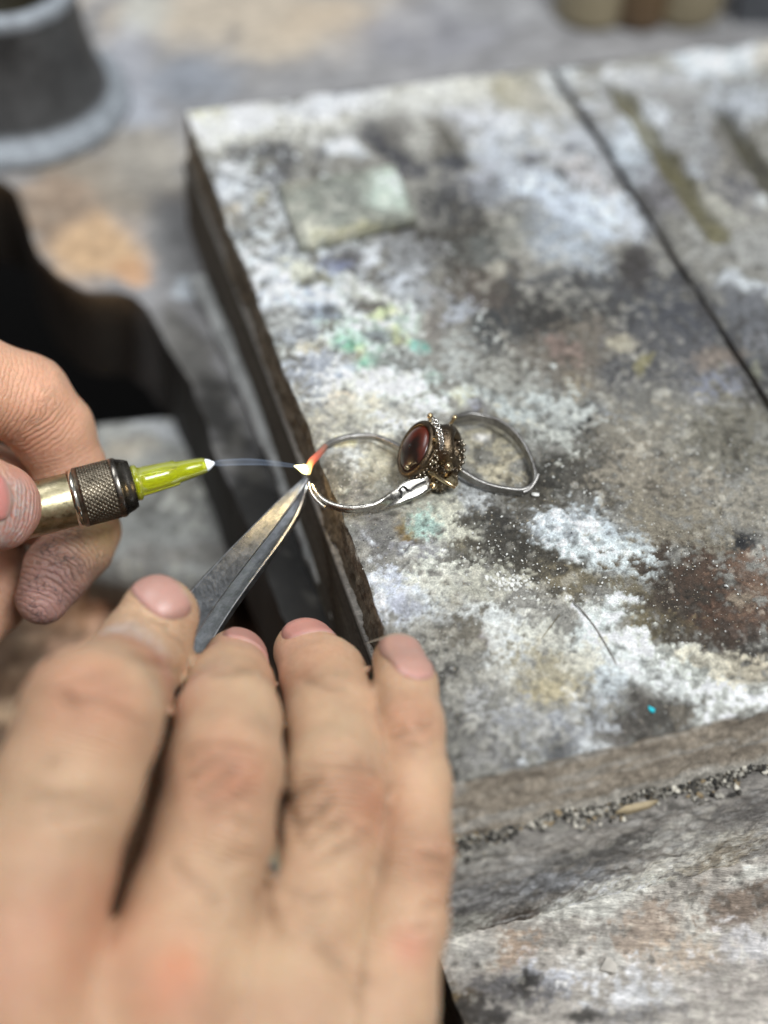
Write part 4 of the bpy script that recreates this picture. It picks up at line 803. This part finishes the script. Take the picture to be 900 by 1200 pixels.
def surface_nets(fn, lo, hi, res):
    n = np.ceil((hi - lo) / res).astype(int) + 1
    # coarse pass first, so that only cells near the surface are measured finely
    ax = [lo[i] + res * np.arange(n[i]) for i in range(3)]
    cs = 5; cn = [len(a[::cs]) for a in ax]
    cg = np.stack(np.meshgrid(*[a[::cs] for a in ax], indexing='ij'), -1).reshape(-1, 3)
    cd = fn(cg).reshape(cn)
    full = np.repeat(np.repeat(np.repeat(cd, cs, 0), cs, 1), cs, 2)[:n[0], :n[1], :n[2]]
    near = np.abs(full) < res * cs * 2.2
    idx = np.argwhere(near); full = full.copy()
    full[near] = fn(lo + idx * res)
    g = full; s = g < 0
    cnt = np.zeros(tuple(n - 1), int); acc = np.zeros(tuple(n - 1) + (3,))
    for axis in range(3):
        for o1 in (0, 1):
            for o2 in (0, 1):
                a = [slice(0, n[i] - 1) for i in range(3)]; oth = [i for i in range(3) if i != axis]
                a[oth[0]] = slice(o1, n[oth[0]] - 1 + o1); a[oth[1]] = slice(o2, n[oth[1]] - 1 + o2)
                b = list(a); a[axis] = slice(0, n[axis] - 1); b[axis] = slice(1, n[axis])
                ga, gb = g[tuple(a)], g[tuple(b)]; cr = s[tuple(a)] != s[tuple(b)]
                t = np.where(cr, ga / np.where(cr, ga - gb, 1), 0)
                cnt += cr
                off = np.zeros(t.shape + (3,)); off[..., axis] = t; off[..., oth[0]] = o1; off[..., oth[1]] = o2
                acc += off * cr[..., None]
    act = cnt > 0; ids = -np.ones(cnt.shape, int); ids[act] = np.arange(act.sum())
    ci = np.argwhere(act); V = lo + res * (ci + acc[act] / cnt[act][:, None])
    FC = []
    for axis in range(3):
        oth = [i for i in range(3) if i != axis]
        a = [slice(1, n[i] - 1) for i in range(3)]; a[axis] = slice(0, n[axis] - 1)
        b = list(a); b[axis] = slice(1, n[axis])
        cr = s[tuple(a)] != s[tuple(b)]; ii = np.argwhere(cr) + [1 if i != axis else 0 for i in range(3)]
        sg = s[tuple(a)][cr]
        def cid(d1, d2):
            q = ii.copy(); q[:, oth[0]] += d1; q[:, oth[1]] += d2; return ids[q[:, 0], q[:, 1], q[:, 2]]
        Q = np.stack([cid(-1, -1), cid(0, -1), cid(0, 0), cid(-1, 0)], 1)
        flip = sg if axis != 1 else ~sg
        Q[~flip] = Q[~flip][:, ::-1]; FC.append(Q)
    return V, np.concatenate(FC)
def grad(fn, p, e=0.15):
    g = np.stack([fn(p + d) - fn(p - d) for d in np.eye(3) * e], 1) / (2 * e); return g
M_SKIN, t, b = nodes('skin'); co = objco(t)
at = N(t, 'ShaderNodeVertexColor'); at.layer_name = 'Col'
c = mixc(t, 'MULTIPLY', 1.0, at.outputs['Color'], ramp(t, noise(t, co, 9.0, 5, 0.65), ((0.25, 0.86), (0.75, 1.12))))
c = mixc(t, 'MULTIPLY', 1.0, c, ramp(t, noise(t, co, 0.8, 4, 0.7), ((0.3, 0.90), (0.7, 1.08))))
at2 = N(t, 'ShaderNodeAttribute'); at2.attribute_name = 'dry'
dry = math_(t, 'MULTIPLY', at2.outputs['Fac'], ramp(t, noise(t, co, 0.9, 6, 0.8, 0.5), ((0.42, 0.0), (0.56, 1.0))))
c = mixc(t, 'MIX', dry, c, (0.62, 0.57, 0.54))
at4 = N(t, 'ShaderNodeAttribute'); at4.attribute_name = 'soot'
vor = N(t, 'ShaderNodeTexVoronoi'); vor.feature = 'DISTANCE_TO_EDGE'; vor.inputs['Scale'].default_value = 900
dn_ = N(t, 'ShaderNodeTexNoise'); dn_.inputs['Scale'].default_value = 700; mx = N(t, 'ShaderNodeVectorMath', operation='MULTIPLY_ADD')
t.links.new(dn_.outputs['Color'], mx.inputs[0]); mx.inputs[1].default_value = (0.0012, 0.0012, 0.0012); t.links.new(co, mx.inputs[2]); t.links.new(mx.outputs[0], vor.inputs['Vector']); t.links.new(co, dn_.inputs['Vector'])
crk = math_(t, 'MULTIPLY', ramp(t, vor.outputs['Distance'], ((0.0, 1.0), (0.10, 0.0))), math_(t, 'MULTIPLY', at4.outputs['Fac'], ramp(t, noise(t, co, 3.0, 3, 0.6), ((0.45, 0.0), (0.62, 1.0)))))
c = mixc(t, 'MIX', crk, c, (0.06, 0.045, 0.045))
t.links.new(c, b.inputs['Base Color'])
b.inputs['Subsurface Weight'].default_value = 0.8; b.inputs['Subsurface Radius'].default_value = (1.0, 0.42, 0.24); b.inputs['Subsurface Scale'].default_value = 0.0005
b.inputs['Roughness'].default_value = 0.52; b.inputs['Specular IOR Level'].default_value = 0.42
at3 = N(t, 'ShaderNodeAttribute'); at3.attribute_name = 'wrinkle'; at5 = N(t, 'ShaderNodeAttribute'); at5.attribute_name = 'along'
wv = math_(t, 'SINE', math_(t, 'ADD', math_(t, 'MULTIPLY', at5.outputs['Fac'], 3.1), math_(t, 'MULTIPLY', noise(t, co, 6.0, 3, 0.6), 9.0)))
wv = math_(t, 'MULTIPLY', math_(t, 'POWER', math_(t, 'ABSOLUTE', wv), 0.5), at3.outputs['Fac'])
v2 = N(t, 'ShaderNodeTexVoronoi'); v2.inputs['Scale'].default_value = 1500; v2.feature = 'DISTANCE_TO_EDGE'; t.links.new(co, v2.inputs['Vector'])
hh_ = math_(t, 'ADD', math_(t, 'MULTIPLY', wv, 3.2), math_(t, 'MULTIPLY', math_(t, 'MINIMUM', v2.outputs['Distance'], 0.25), 0.9))
hh_ = math_(t, 'ADD', hh_, math_(t, 'MULTIPLY', noise(t, co, 2.5, 5, 0.7), 0.7))
hh_ = math_(t, 'ADD', hh_, math_(t, 'MULTIPLY', math_(t, 'ADD', dry, crk), 0.5))
bump(t, b, hh_, 0.26, 0.9)
M_NAIL, t, b = nodes('nail'); co = objco(t); at = N(t, 'ShaderNodeVertexColor'); at.layer_name = 'Col'
t.links.new(at.outputs['Color'], b.inputs['Base Color']); b.inputs['Roughness'].default_value = 0.42; b.inputs['Subsurface Weight'].default_value = 0.6
b.inputs['Subsurface Radius'].default_value = (1, .4, .3); b.inputs['Subsurface Scale'].default_value = 0.001; bump(t, b, noise(t, co, 0.9, 3, 0.6), 0.06, 0.6)

SKIN, RED, PALE, BROWN = lin((185, 150, 121)), lin((174, 114, 89)), lin((196, 169, 138)), lin((148, 114, 86))
def J(x, y, d, rpx, k=1.0):     # joint seen at x, y with a half-width in photo pixels
    return (D(x, y, d), rpx * d / F * k)
def build_hand(org, fn, lo, hi, res, label, spots, wr, dry=(), soot=(), base=SKIN, creases=()):
    V, fc = surface_nets(fn, lo, hi, res)
    for _ in range(3):
        d = fn(V); g = grad(fn, V); V = V - g * (np.clip(d, -1, 1) / (np.sum(g * g, 1) + 1e-6))[:, None]
    col = np.tile(base, (len(V), 1))
    n1 = fbm(V, 16, 4, 140)[:, None]
    n9 = fbm(V, 5, 3, 141)[:, None]; n1 = n1 + 0.35 * n9
    col = col * (1 - 0.40 * sstep(0, 1, n1)) + RED * 0.40 * sstep(0, 1, n1); col = col * (1 - 0.5 * sstep(0, 1, -n1)) + PALE * 0.5 * sstep(0, 1, -n1)
    for c_, r_, cc, st in spots:
        m = (np.exp(-(np.linalg.norm(V - c_, axis=1) / r_) ** 2) * st)[:, None]; col = col * (1 - m) + cc * m
    al = np.zeros(len(V)); best = np.full(len(V), 1e9)
    for ch in fn.f:
        acc = 0
        for (a, ra), (b_, rb_) in zip(ch, ch[1:]):
            e = rcone(V, a, b_, ra, rb_); L = np.linalg.norm(b_ - a); tt = (V - a) @ (b_ - a) / L
            m = e < best; best = np.where(m, e, best); al = np.where(m, acc + tt, al); acc += L
    w = np.full(len(V), 0.12)
    for c_, r_, st in wr: w = np.maximum(w, st * np.exp(-(np.linalg.norm(V - c_, axis=1) / r_) ** 2))
    dr = np.zeros(len(V)); so_ = np.zeros(len(V))
    for c_, r_, st in dry: dr = np.maximum(dr, st * np.exp(-(np.linalg.norm(V - c_, axis=1) / r_) ** 4))
    for c_, r_, st in soot: so_ = np.maximum(so_, st * np.exp(-(np.linalg.norm(V - c_, axis=1) / r_) ** 4))
    nrm = grad(fn, V, 0.4); nrm /= np.linalg.norm(nrm, axis=1)[:, None] + 1e-9
    ph = al * 0.85 + 3.6 * fbm(V, 9, 3, 150); gv = 1 - np.abs(np.sin(ph)) ** 0.6
    g2 = fbm(V, 4.5, 3, 151)
    dpl = np.clip(w - 0.2, 0, 1) * (1.9 * gv * sstep(-0.3, 0.5, fbm(V, 8, 2, 152)) + 0.2 * g2) + 0.12 * g2
    V = V - nrm * dpl[:, None]
    if creases:
        X, Y = px_of(V); front = (nrm @ _d) < 0.1
        jx = 2.5 * fbm(V, 5, 2, 160); jy = 2.5 * fbm(V, 5, 2, 161); cd = np.zeros(len(V))
        for x0, y0, x1, y1, wpx, dep in creases:
            p0 = np.array([x0, y0]); dd = np.array([x1 - x0, y1 - y0], float); q = np.stack([X + jx, Y + jy], 1) - p0
            tt = np.clip(q @ dd / (dd @ dd), 0, 1); ds = np.linalg.norm(q - tt[:, None] * dd, axis=1)
            cd = np.maximum(cd, 1.5 * dep * np.exp(-(ds / wpx) ** 2) * (1 - 0.6 * np.abs(2 * tt - 1) ** 3) * front)
        V = V - nrm * cd[:, None]; ct = (np.clip(cd, 0, 1.2) * 0.5)[:, None]; col = col * (1 - ct) + BROWN * 0.75 * ct
    cm = (np.clip(w - 0.2, 0, 1) * gv * 0.5)[:, None]; col = col * (1 - cm) + BROWN * cm
    h = thing('hand', org, label, 'hand'); h['org'] = list(org)
    mesh('skin_surface', V, fc, M_SKIN, h, cols=col, attrs={'along': al, 'wrinkle': w, 'dry': dr, 'soot': so_})
    return h
def nail(hand, fn, c_, toward, tipdir, wid, ln, cols, free=0.18, n=22):
    """a plate laid on the fingertip: grid dropped onto the skin along -toward"""
    tw = unit(toward); td = unit(tipdir - (tipdir @ tw) * tw); sd = np.cross(td, tw)
    u, v_ = np.meshgrid(np.linspace(-1, 1, n), np.linspace(-1, 1, n), indexing='ij'); u, v_ = u.ravel(), v_.ravel()
    # squarish outline with round root
    uu = u * np.sqrt(1 - 0.42 * v_ ** 2); vv = v_ * np.sqrt(1 - 0.42 * u ** 2)
    p = c_ + np.outer(uu * wid / 2, sd) + np.outer(vv * ln / 2, td) + tw * 6
    for _ in range(40):
        d = fn(p); p = p - tw * np.clip(d - 0.22, -1, 1.5)[:, None] * 0.8
    top = p + tw * 0.0; edge = np.maximum(np.abs(u), np.abs(v_)); top = top - tw * (0.25 * sstep(0.75, 1, edge))[:, None] + tw * 0.12
    bot = top - tw * 0.7
    V, fc = closed_slab(top, bot, n, n)
    f = sstep(1 - free, 1.0, v_) * 0.8; lun = sstep(-0.55, -0.9, v_) * 0.5
    c = np.tile(cols[0], (n * n, 1)); rim = (sstep(0.80, 0.97, edge) * 0.55)[:, None]; c = c * (1 - rim) + lin((120, 88, 76)) * rim; c = c * (1 - f[:, None]) + cols[1] * f[:, None]; c = c * (1 - lun[:, None]) + cols[2] * lun[:, None]
    return mesh('nail', V, fc, M_NAIL, hand, cols=np.concatenate([c, c]))

# right hand, seen from above, fingers bent over the tweezers
idx = [J(186, 722, 252, 47), J(168, 764, 252, 55), J(146, 794, 243, 58), J(106, 843, 215, 83), J(78, 920, 211, 85), J(40, 1020, 210, 92), J(5, 1140, 208, 104)]
mid = [J(275, 775, 262, 38), J(270, 806, 251, 50), J(267, 845, 237, 62), J(263, 900, 225, 68), J(250, 975, 220, 70), J(226, 1065, 216, 77), J(200, 1160, 212, 86)]
rng = [J(358, 764, 266, 38), J(380, 797, 258, 50), J(392, 848, 246, 57), J(395, 915, 232, 59), J(388, 985, 228, 60), J(368, 1075, 220, 63), J(345, 1170, 215, 74)]
pnk = [J(467, 774, 254, 31), J(476, 805, 247, 36), J(482, 850, 241, 38), J(489, 920, 234, 39), J(490, 1000, 226, 41), J(476, 1085, 220, 48), J(450, 1180, 216, 56)]
thb = [J(228, 800, 280, 38), J(186, 860, 272, 50), J(140, 930, 258, 62), J(60, 1050, 250, 72), J(0, 1260, 235, 90)]
wr0 = (D(205, 1760, 196), 27.0)
palm = [[idx[-1], J(60, 1420, 204, 120), wr0], [mid[-1], J(190, 1430, 205, 110), wr0], [rng[-1], J(310, 1430, 207, 105), wr0], [pnk[-1], J(390, 1430, 210, 90), wr0],
        [wr0, (D(215, 2200, 186), 25.0), (D(230, 3000, 176), 30.0)], [thb[-1], wr0]]
bm_ = [(idx[3][0] - _d * 8, 7, 0.9), (mid[3][0] - _d * 7, 5, 0.6), (rng[3][0] - _d * 7, 5, 0.6), (pnk[4][0] - _d * 4, 5, 0.5), (idx[1][0] - _d * 6, 5, 0.3), (D(30, 1170, 195), 11, 1.6), (D(205, 1180, 201), 9, 1.5), (D(345, 1200, 206), 9, 1.4), (D(445, 1200, 210), 8, 1.0)]
RH = Hand([idx, mid, rng, pnk, thb], palm, 3.4, 0.1, bm_)
allp = np.array([q[0] for ch in RH.f + RH.p for q in ch])
lo = allp.min(0) - 30; hi_ = allp.max(0) + 30
sp = [(idx[3][0] - _d * 9 + _r * 2, 7, RED, .7), (D(100, 815, 206), 6, RED, .5), (mid[3][0] - _d * 7, 6, RED, .6), (D(430, 935, 225), 6, RED, .65), (D(478, 850, 238), 5, RED, .6), (D(505, 1010, 222), 5, RED, .4), (D(478, 1110, 214), 3, lin((200, 120, 100)), .5), (D(200, 1160, 197), 9, RED, .3), (D(10, 1120, 190), 13, RED, .4),
      (D(160, 765, 232), 7, RED, .55), (D(215, 780, 236), 5, lin((190, 130, 122)), .5), (D(95, 900, 200), 10, PALE, .6), (D(400, 860, 232), 9, PALE, .5), (D(260, 830, 236), 8, PALE, .4), (D(440, 760, 252), 3, BROWN, .6), (D(290, 750, 256), 5, lin((200, 150, 130)), .6), (D(350, 750, 260), 6, lin((206, 156, 130)), .5)]
wrk = [(mid[3][0] - _d * 7 + _u * -3, 8, .9), (rng[3][0] - _d * 6 - _u * 4, 9, 1.0), (idx[3][0] - _d * 9, 8, .55), (pnk[4][0] - _d * 4, 7, .8), (D(300, 975, 210), 10, .8), (D(400, 1060, 206), 12, .8), (D(175, 770, 232), 5, .5), (D(270, 1060, 204), 12, .5), (D(480, 860, 236), 5, .6)]
CRE = [(218,912,262,884,4.5,1.0),(228,934,280,900,5,1.1),(240,952,300,926,4.5,.9),(214,890,240,876,4,.6),(330,938,376,912,5,.9),(345,968,388,936,5.5,1.2),(356,990,410,958,5,1.1),(368,1012,424,984,5,.9),(340,950,352,985,4,.6),(356,1088,404,1122,5,.8),(372,1112,430,1150,5,.7),
  (30,940,120,934,6,.5),(50,960,130,950,6,.5),(70,800,150,786,5,.6),(56,826,160,806,5,.6),(496,1002,528,1012,5,1.0),(488,1022,524,1030,4,.6),(492,1062,522,1056,4,.7),(480,1085,516,1082,4,.5),(462,862,508,846,4,.7),(466,880,512,868,4,.5),(196,1004,236,1044,5,.7),(230,1030,262,1068,5,.7),(255,1010,300,1006,5,.5),(330,1040,372,1058,5,.6),(250,790,300,782,4,.5),(340,790,402,806,5,.5),(150,765,214,786,4,.7),(300,1046,330,1100,5,.5)]
for q_ in ((214, 1122), (205, 1142), (194, 1164), (182, 1188)): sp.append((D(q_[0], q_[1], 202), 3.2, lin((188, 122, 88)), .4))
hr = build_hand(D(205, 1760, 196), RH, lo, hi_, 1.15, "right hand seen from above, four fingers bent over the tweezers at the near side", sp, wrk, dry=[(D(140, 730, 240), 4, .7), (D(165, 745, 238), 5, .5)], soot=[(D(140, 725, 240), 5, .6), (D(355, 720, 262), 5, .8), (D(440, 765, 252), 3, .8)], creases=CRE)
PINK, FREE, LUN = lin((178, 138, 126)), lin((196, 172, 150)), lin((196, 150, 142))
tip = lambda ch: unit(ch[0][0] - ch[1][0])
nail(hr, RH, D(190, 702, 250), -_d * 0.75 + _u * 0.60 - _r * 0.10, tip(idx) + _r * .35, 11.0, 7.4, (PINK, FREE, LUN))
nail(hr, RH, D(292, 748, 260), -_d * 0.35 + _u * 0.9 + _r * 0.15, tip(mid) + _d * .5, 9.0, 8.0, (lin((176, 130, 118)), FREE, LUN))
nail(hr, RH, D(362, 738, 264), -_d * 0.42 + _u * 0.88, tip(rng) + _d * .5, 9.5, 8.2, (lin((186, 134, 122)), FREE, LUN))
nail(hr, RH, D(474, 770, 250), -_d * 0.95 + _u * 0.18 + _r * 0.30, tip(pnk) + _u * .4, 7.6, 8.6, (lin((178, 138, 124)), lin((180, 158, 132)), lin((196, 146, 138))))

# left hand, coming from the left, pinching the torch
lt = [J(-4, 594, 263, 52), J(-34, 590, 259, 58), J(-90, 590, 252, 62), J(-190, 620, 250, 66), J(-330, 690, 255, 90)]
li = [J(92, 590, 296, 34), J(82, 550, 297, 41), J(62, 505, 294, 47), J(30, 468, 290, 52), J(-40, 445, 284, 57), J(-150, 450, 280, 64), J(-300, 500, 278, 78)]
lm = [J(50, 700, 287, 32), J(68, 668, 290, 39), J(92, 640, 294, 40), J(104, 622, 297, 36), J(70, 600, 304, 46), J(-20, 570, 304, 52), J(-150, 560, 298, 62), J(-300, 570, 290, 76)]
lr = [J(-40, 740, 296, 38), J(-10, 700, 300, 42), J(-20, 660, 306, 50), J(-120, 620, 308, 60), J(-300, 620, 298, 76)]
lw = (D(-620, 640, 275), 28.0)
lp_ = [[lt[-1], lw], [li[-1], lw], [lm[-1], lw], [lr[-1], lw], [lw, (D(-1000, 700, 275), 27.0)]]
LH = Hand([lt, li, lm, lr], lp_, 5.5, 0.6, [(D(25, 470, 282), 7, .6)])
allp = np.array([q[0] for ch in LH.f + LH.p for q in ch]); lo = allp.min(0) - 30; hi_ = allp.max(0) + 30
LB = lin((206, 160, 132))
sp = [(D(60, 480, 286), 9, lin((226, 176, 146)), .6), (D(25, 520, 286), 7, lin((190, 130, 106)), .6), (D(30, 560, 260), 6, lin((206, 136, 122)), .5), (D(20, 625, 258), 8, lin((212, 130, 116)), .7), (D(70, 670, 284), 13, lin((140, 110, 104)), .9), (D(50, 715, 284), 6, lin((170, 132, 126)), .8), (D(120, 620, 290), 6, lin((180, 156, 110)), .7), (D(45, 600, 262), 6, lin((190, 140, 126)), .6)]  # greyish spots on the curled middle finger put its shade into the skin
hl = build_hand(D(-620, 640, 275), LH, lo, hi_, 1.0, 'left hand at the far left, thumb and fingers pinching the brass torch handpiece', sp, [(D(30, 500, 284), 8, .5), (D(80, 660, 284), 10, .8), (D(30, 590, 256), 8, .6)],
   dry=[(D(28, 600, 254), 6.5, .85), (D(38, 575, 256), 4.5, .9), (D(10, 640, 256), 6, .7)], soot=[(D(70, 665, 284), 11, 1.0), (D(60, 700, 284), 8, .8), (D(46, 590, 258), 4, .5)], base=LB)
nail(hl, LH, D(-14, 586, 256), -_d * 0.92 + _u * 0.12 + _r * 0.0, unit(_r + _u * .1), 9.0, 8.4, (lin((196, 132, 124)), lin((204, 178, 166)), LUN), free=.12)

# ---------------------------------------------------------------- grains, grit, scraps on the board
rs = np.random.RandomState(11)
def surf(p): # height of the board's top under a point, same relief as the board
    b, a = (p - ORG) @ B_, (p - ORG) @ A_
    q = bf(b, a, np.zeros(len(p))); f = top_height(3)
    q[:, 2] += f(q, b, a); return q
def from_px(xs, ys): return surf(np.array([P(x, y) for x, y in zip(xs, ys)]))
xs, ys, rr, cc = [], [], [], []
WHT = lin((208, 208, 202))
for (cx, cy, sx_, sy_, n, r0, r1) in ((592, 684, 13, 5, 55, .25, .5), (608, 690, 14, 8, 30, .18, .38), (650, 700, 40, 12, 26, .15, .34), (545, 650, 30, 24, 40, .12, .3), (640, 650, 60, 30, 70, .08, .26), (560, 700, 60, 40, 60, .08, .2), (700, 560, 90, 40, 70, .12, .3), (780, 690, 90, 60, 70, .1, .24), (620, 620, 140, 70, 120, .06, .16), (430, 560, 50, 40, 60, .08, .2)):
    k = rs.randn(n, 2); xs += list(cx + k[:, 0] * sx_); ys += list(cy + k[:, 1] * sy_); rr += list(rs.uniform(r0, r1, n) ** 1.0); cc += [WHT * rs.uniform(.7, 1.05) for _ in range(n)]
keep = [i for i in range(len(xs)) if (lambda v: 1 < v @ B_ < 85 and 1 < v @ A_ < 150)(P(xs[i], ys[i]) - ORG)]
pts = from_px([xs[i] for i in keep], [ys[i] for i in keep]); rad = np.array([rr[i] for i in keep]); pts[:, 2] += rad * 0.25 + 0.12
o = crumbs('flux_grains', pts, rad, np.array([cc[i] for i in keep]), M_GRIT, 5); tag(o, 'white flux grains scattered on the stained board near the rings', 'grains', kind='stuff')
n = 5200; bb = rs.uniform(-1, 80, n) ; aa = rs.uniform(0.5, 100, n) ** 1.0
q = bf(bb, aa, np.zeros(n)); u_, v_ = px_of(q); kp = (u_ < 915) & (v_ > 430); q = surf(q[kp]); n = len(q)
rad = rs.uniform(.05, .17, n); q[:, 2] += rad * .1 + 0.08
pal = np.array([lin(x) for x in ((210, 210, 204), (180, 172, 156), (70, 66, 60), (44, 40, 36), (150, 136, 110), (120, 112, 100))])
o = crumbs('board_dust', q, rad, pal[rs.choice(6, n, p=[.28, .2, .18, .12, .12, .10])], M_GRIT, 6); tag(o, 'fine pale and dark dust on the top of the stained board', 'dust', kind='stuff')
n = 3600; bb = rs.uniform(-0.5, 80, n); aa = -3.4 - np.abs(rs.randn(n)) * (1.0 + 0.6 * np.sin(bb * 0.31) + 0.4 * np.sin(bb * 0.9))
zz = -12.7 + np.clip(1.6 * np.exp(-((aa + 3.4) / 1.6) ** 2) * rs.rand(n) * (0.6 + 0.4 * np.sin(bb * 0.4)), 0, 9); q = bf(bb, np.maximum(aa, -7.3), zz)
rad = rs.uniform(.12, .5, n)
pal = np.array([lin(x) for x in ((150, 146, 136), (104, 100, 92), (60, 57, 52), (40, 38, 35), (128, 112, 86), (196, 190, 176))])
kp = fbm(q * [1, 1, 0], 7, 3, 170) + 0.5 * sstep(10, 30, bb) > rs.uniform(-0.35, 0.45, n); q = q[kp]; n = len(q); rad = 0.1 + 0.62 * rs.rand(n) ** 2.6
o = crumbs('crevice_grit', q, rad, pal[rs.choice(6, n, p=[.18, .26, .24, .16, .10, .06])], M_GRIT, 7); tag(o, 'grey filings and grit lying in the crevice along the near edge', 'grit', kind='stuff')
# pale wood chip in the crevice
c0 = [P(721, 951, -11.6), P(733, 943, -11.3), P(752, 939, -11.2), P(773, 936, -11.3), P(762, 944, -11.7), P(738, 951, -12.0)]
tp = np.array(c0); V = np.concatenate([tp, tp - [0, 0, 1.2]]); n = 6
fc = [list(range(n)), list(range(2 * n - 1, n - 1, -1))] + [[i, i + n, (i + 1) % n + n, (i + 1) % n] for i in range(n)]
o = mesh('wood_chip', V, fc, plain('pale_wood', tuple(lin((158, 142, 112))), 0.6, 0.25, 2.0, 0.15), smooth=False)
bv = o.modifiers.new('soft', 'BEVEL'); bv.width = 0.25 * MM; bv.segments = 2
tag(o, 'small pale wood chip stuck in the gritty crevice along the near edge', 'wood chip')
# thin wires and single crumbs
def wire(px, r, lab, nm='metal_wire', col=(0.30, 0.28, 0.25)):
    pp = from_px([p[0] for p in px], [p[1] for p in px]); pp[:, 2] += r + np.array([p[2] for p in px])
    V, fc = tube(spline(pp, 50), r, 8)
    return tag(mesh(nm, V, fc, metal('wire_' + nm, col, 0.45)), lab, nm.split('_')[-1])
wire([(669, 706, .6), (684, 722, .5), (700, 743, .35), (714, 766, .3), (728, 792, .1)], 0.13, 'thin curved grey wire lying on the white stain near the board middle')
wire([(655, 722, .2), (645, 736, .25), (634, 750, .1)], 0.08, 'short faint hair beside the curved grey wire', 'loose_hair', (0.3, 0.25, 0.15))
for x, y, r, cl, nm, lb, ct in ((627, 581, .7, (226, 226, 220), 'flux_crumb', 'white crumb touching the closed end of the grey ring loop', 'crumb'), (763, 833, .55, (40, 190, 205), 'turquoise_speck', 'tiny bright turquoise speck near the near edge of the board', 'speck'), (851, 687, .6, (225, 228, 226), 'flux_crumb', 'single white crumb on the rusty brown stain', 'crumb')):
    q = from_px([x], [y]); q[:, 2] += r * .5
    tag(crumbs(nm, q, np.array([r]), np.array([lin(cl)]), M_GRIT, x), lb, ct)
# splinter on the plank with the dark notch under it
q0 = P(708, 1128, -32.2)
V = np.array([P(703, 1136, -32.7), P(722, 1140, -31.6), P(724, 1131, -31.4), P(712, 1120, -32.3)]); V = np.concatenate([V, V - [0, 0, .5]])
tag(mesh('wood_splinter', V, [[0, 1, 2, 3], [7, 6, 5, 4], [0, 4, 5, 1], [1, 5, 6, 2], [2, 6, 7, 3], [3, 7, 4, 0]], plain('splinter_wood', tuple(lin((190, 184, 174))), 0.7), smooth=False), 'lifted pale splinter on the nearest plank of the bench', 'splinter')
par = {o.name: o for o in bpy.data.objects}
for o in list(bpy.data.objects):
    k_ = o.name.split('.')[0]
    if k_ in ('nozzle_rib', 'nozzle_tip'): o.parent = par['nozzle']
    if k_ in ('prong', 'beads', 'chain_band', 'granules', 'gold_bar', 'gold_lug'): o.parent = par['setting']
# the helper numbers are not part of the scene
for o in bpy.data.objects:
    if 'org' in o: del o['org']
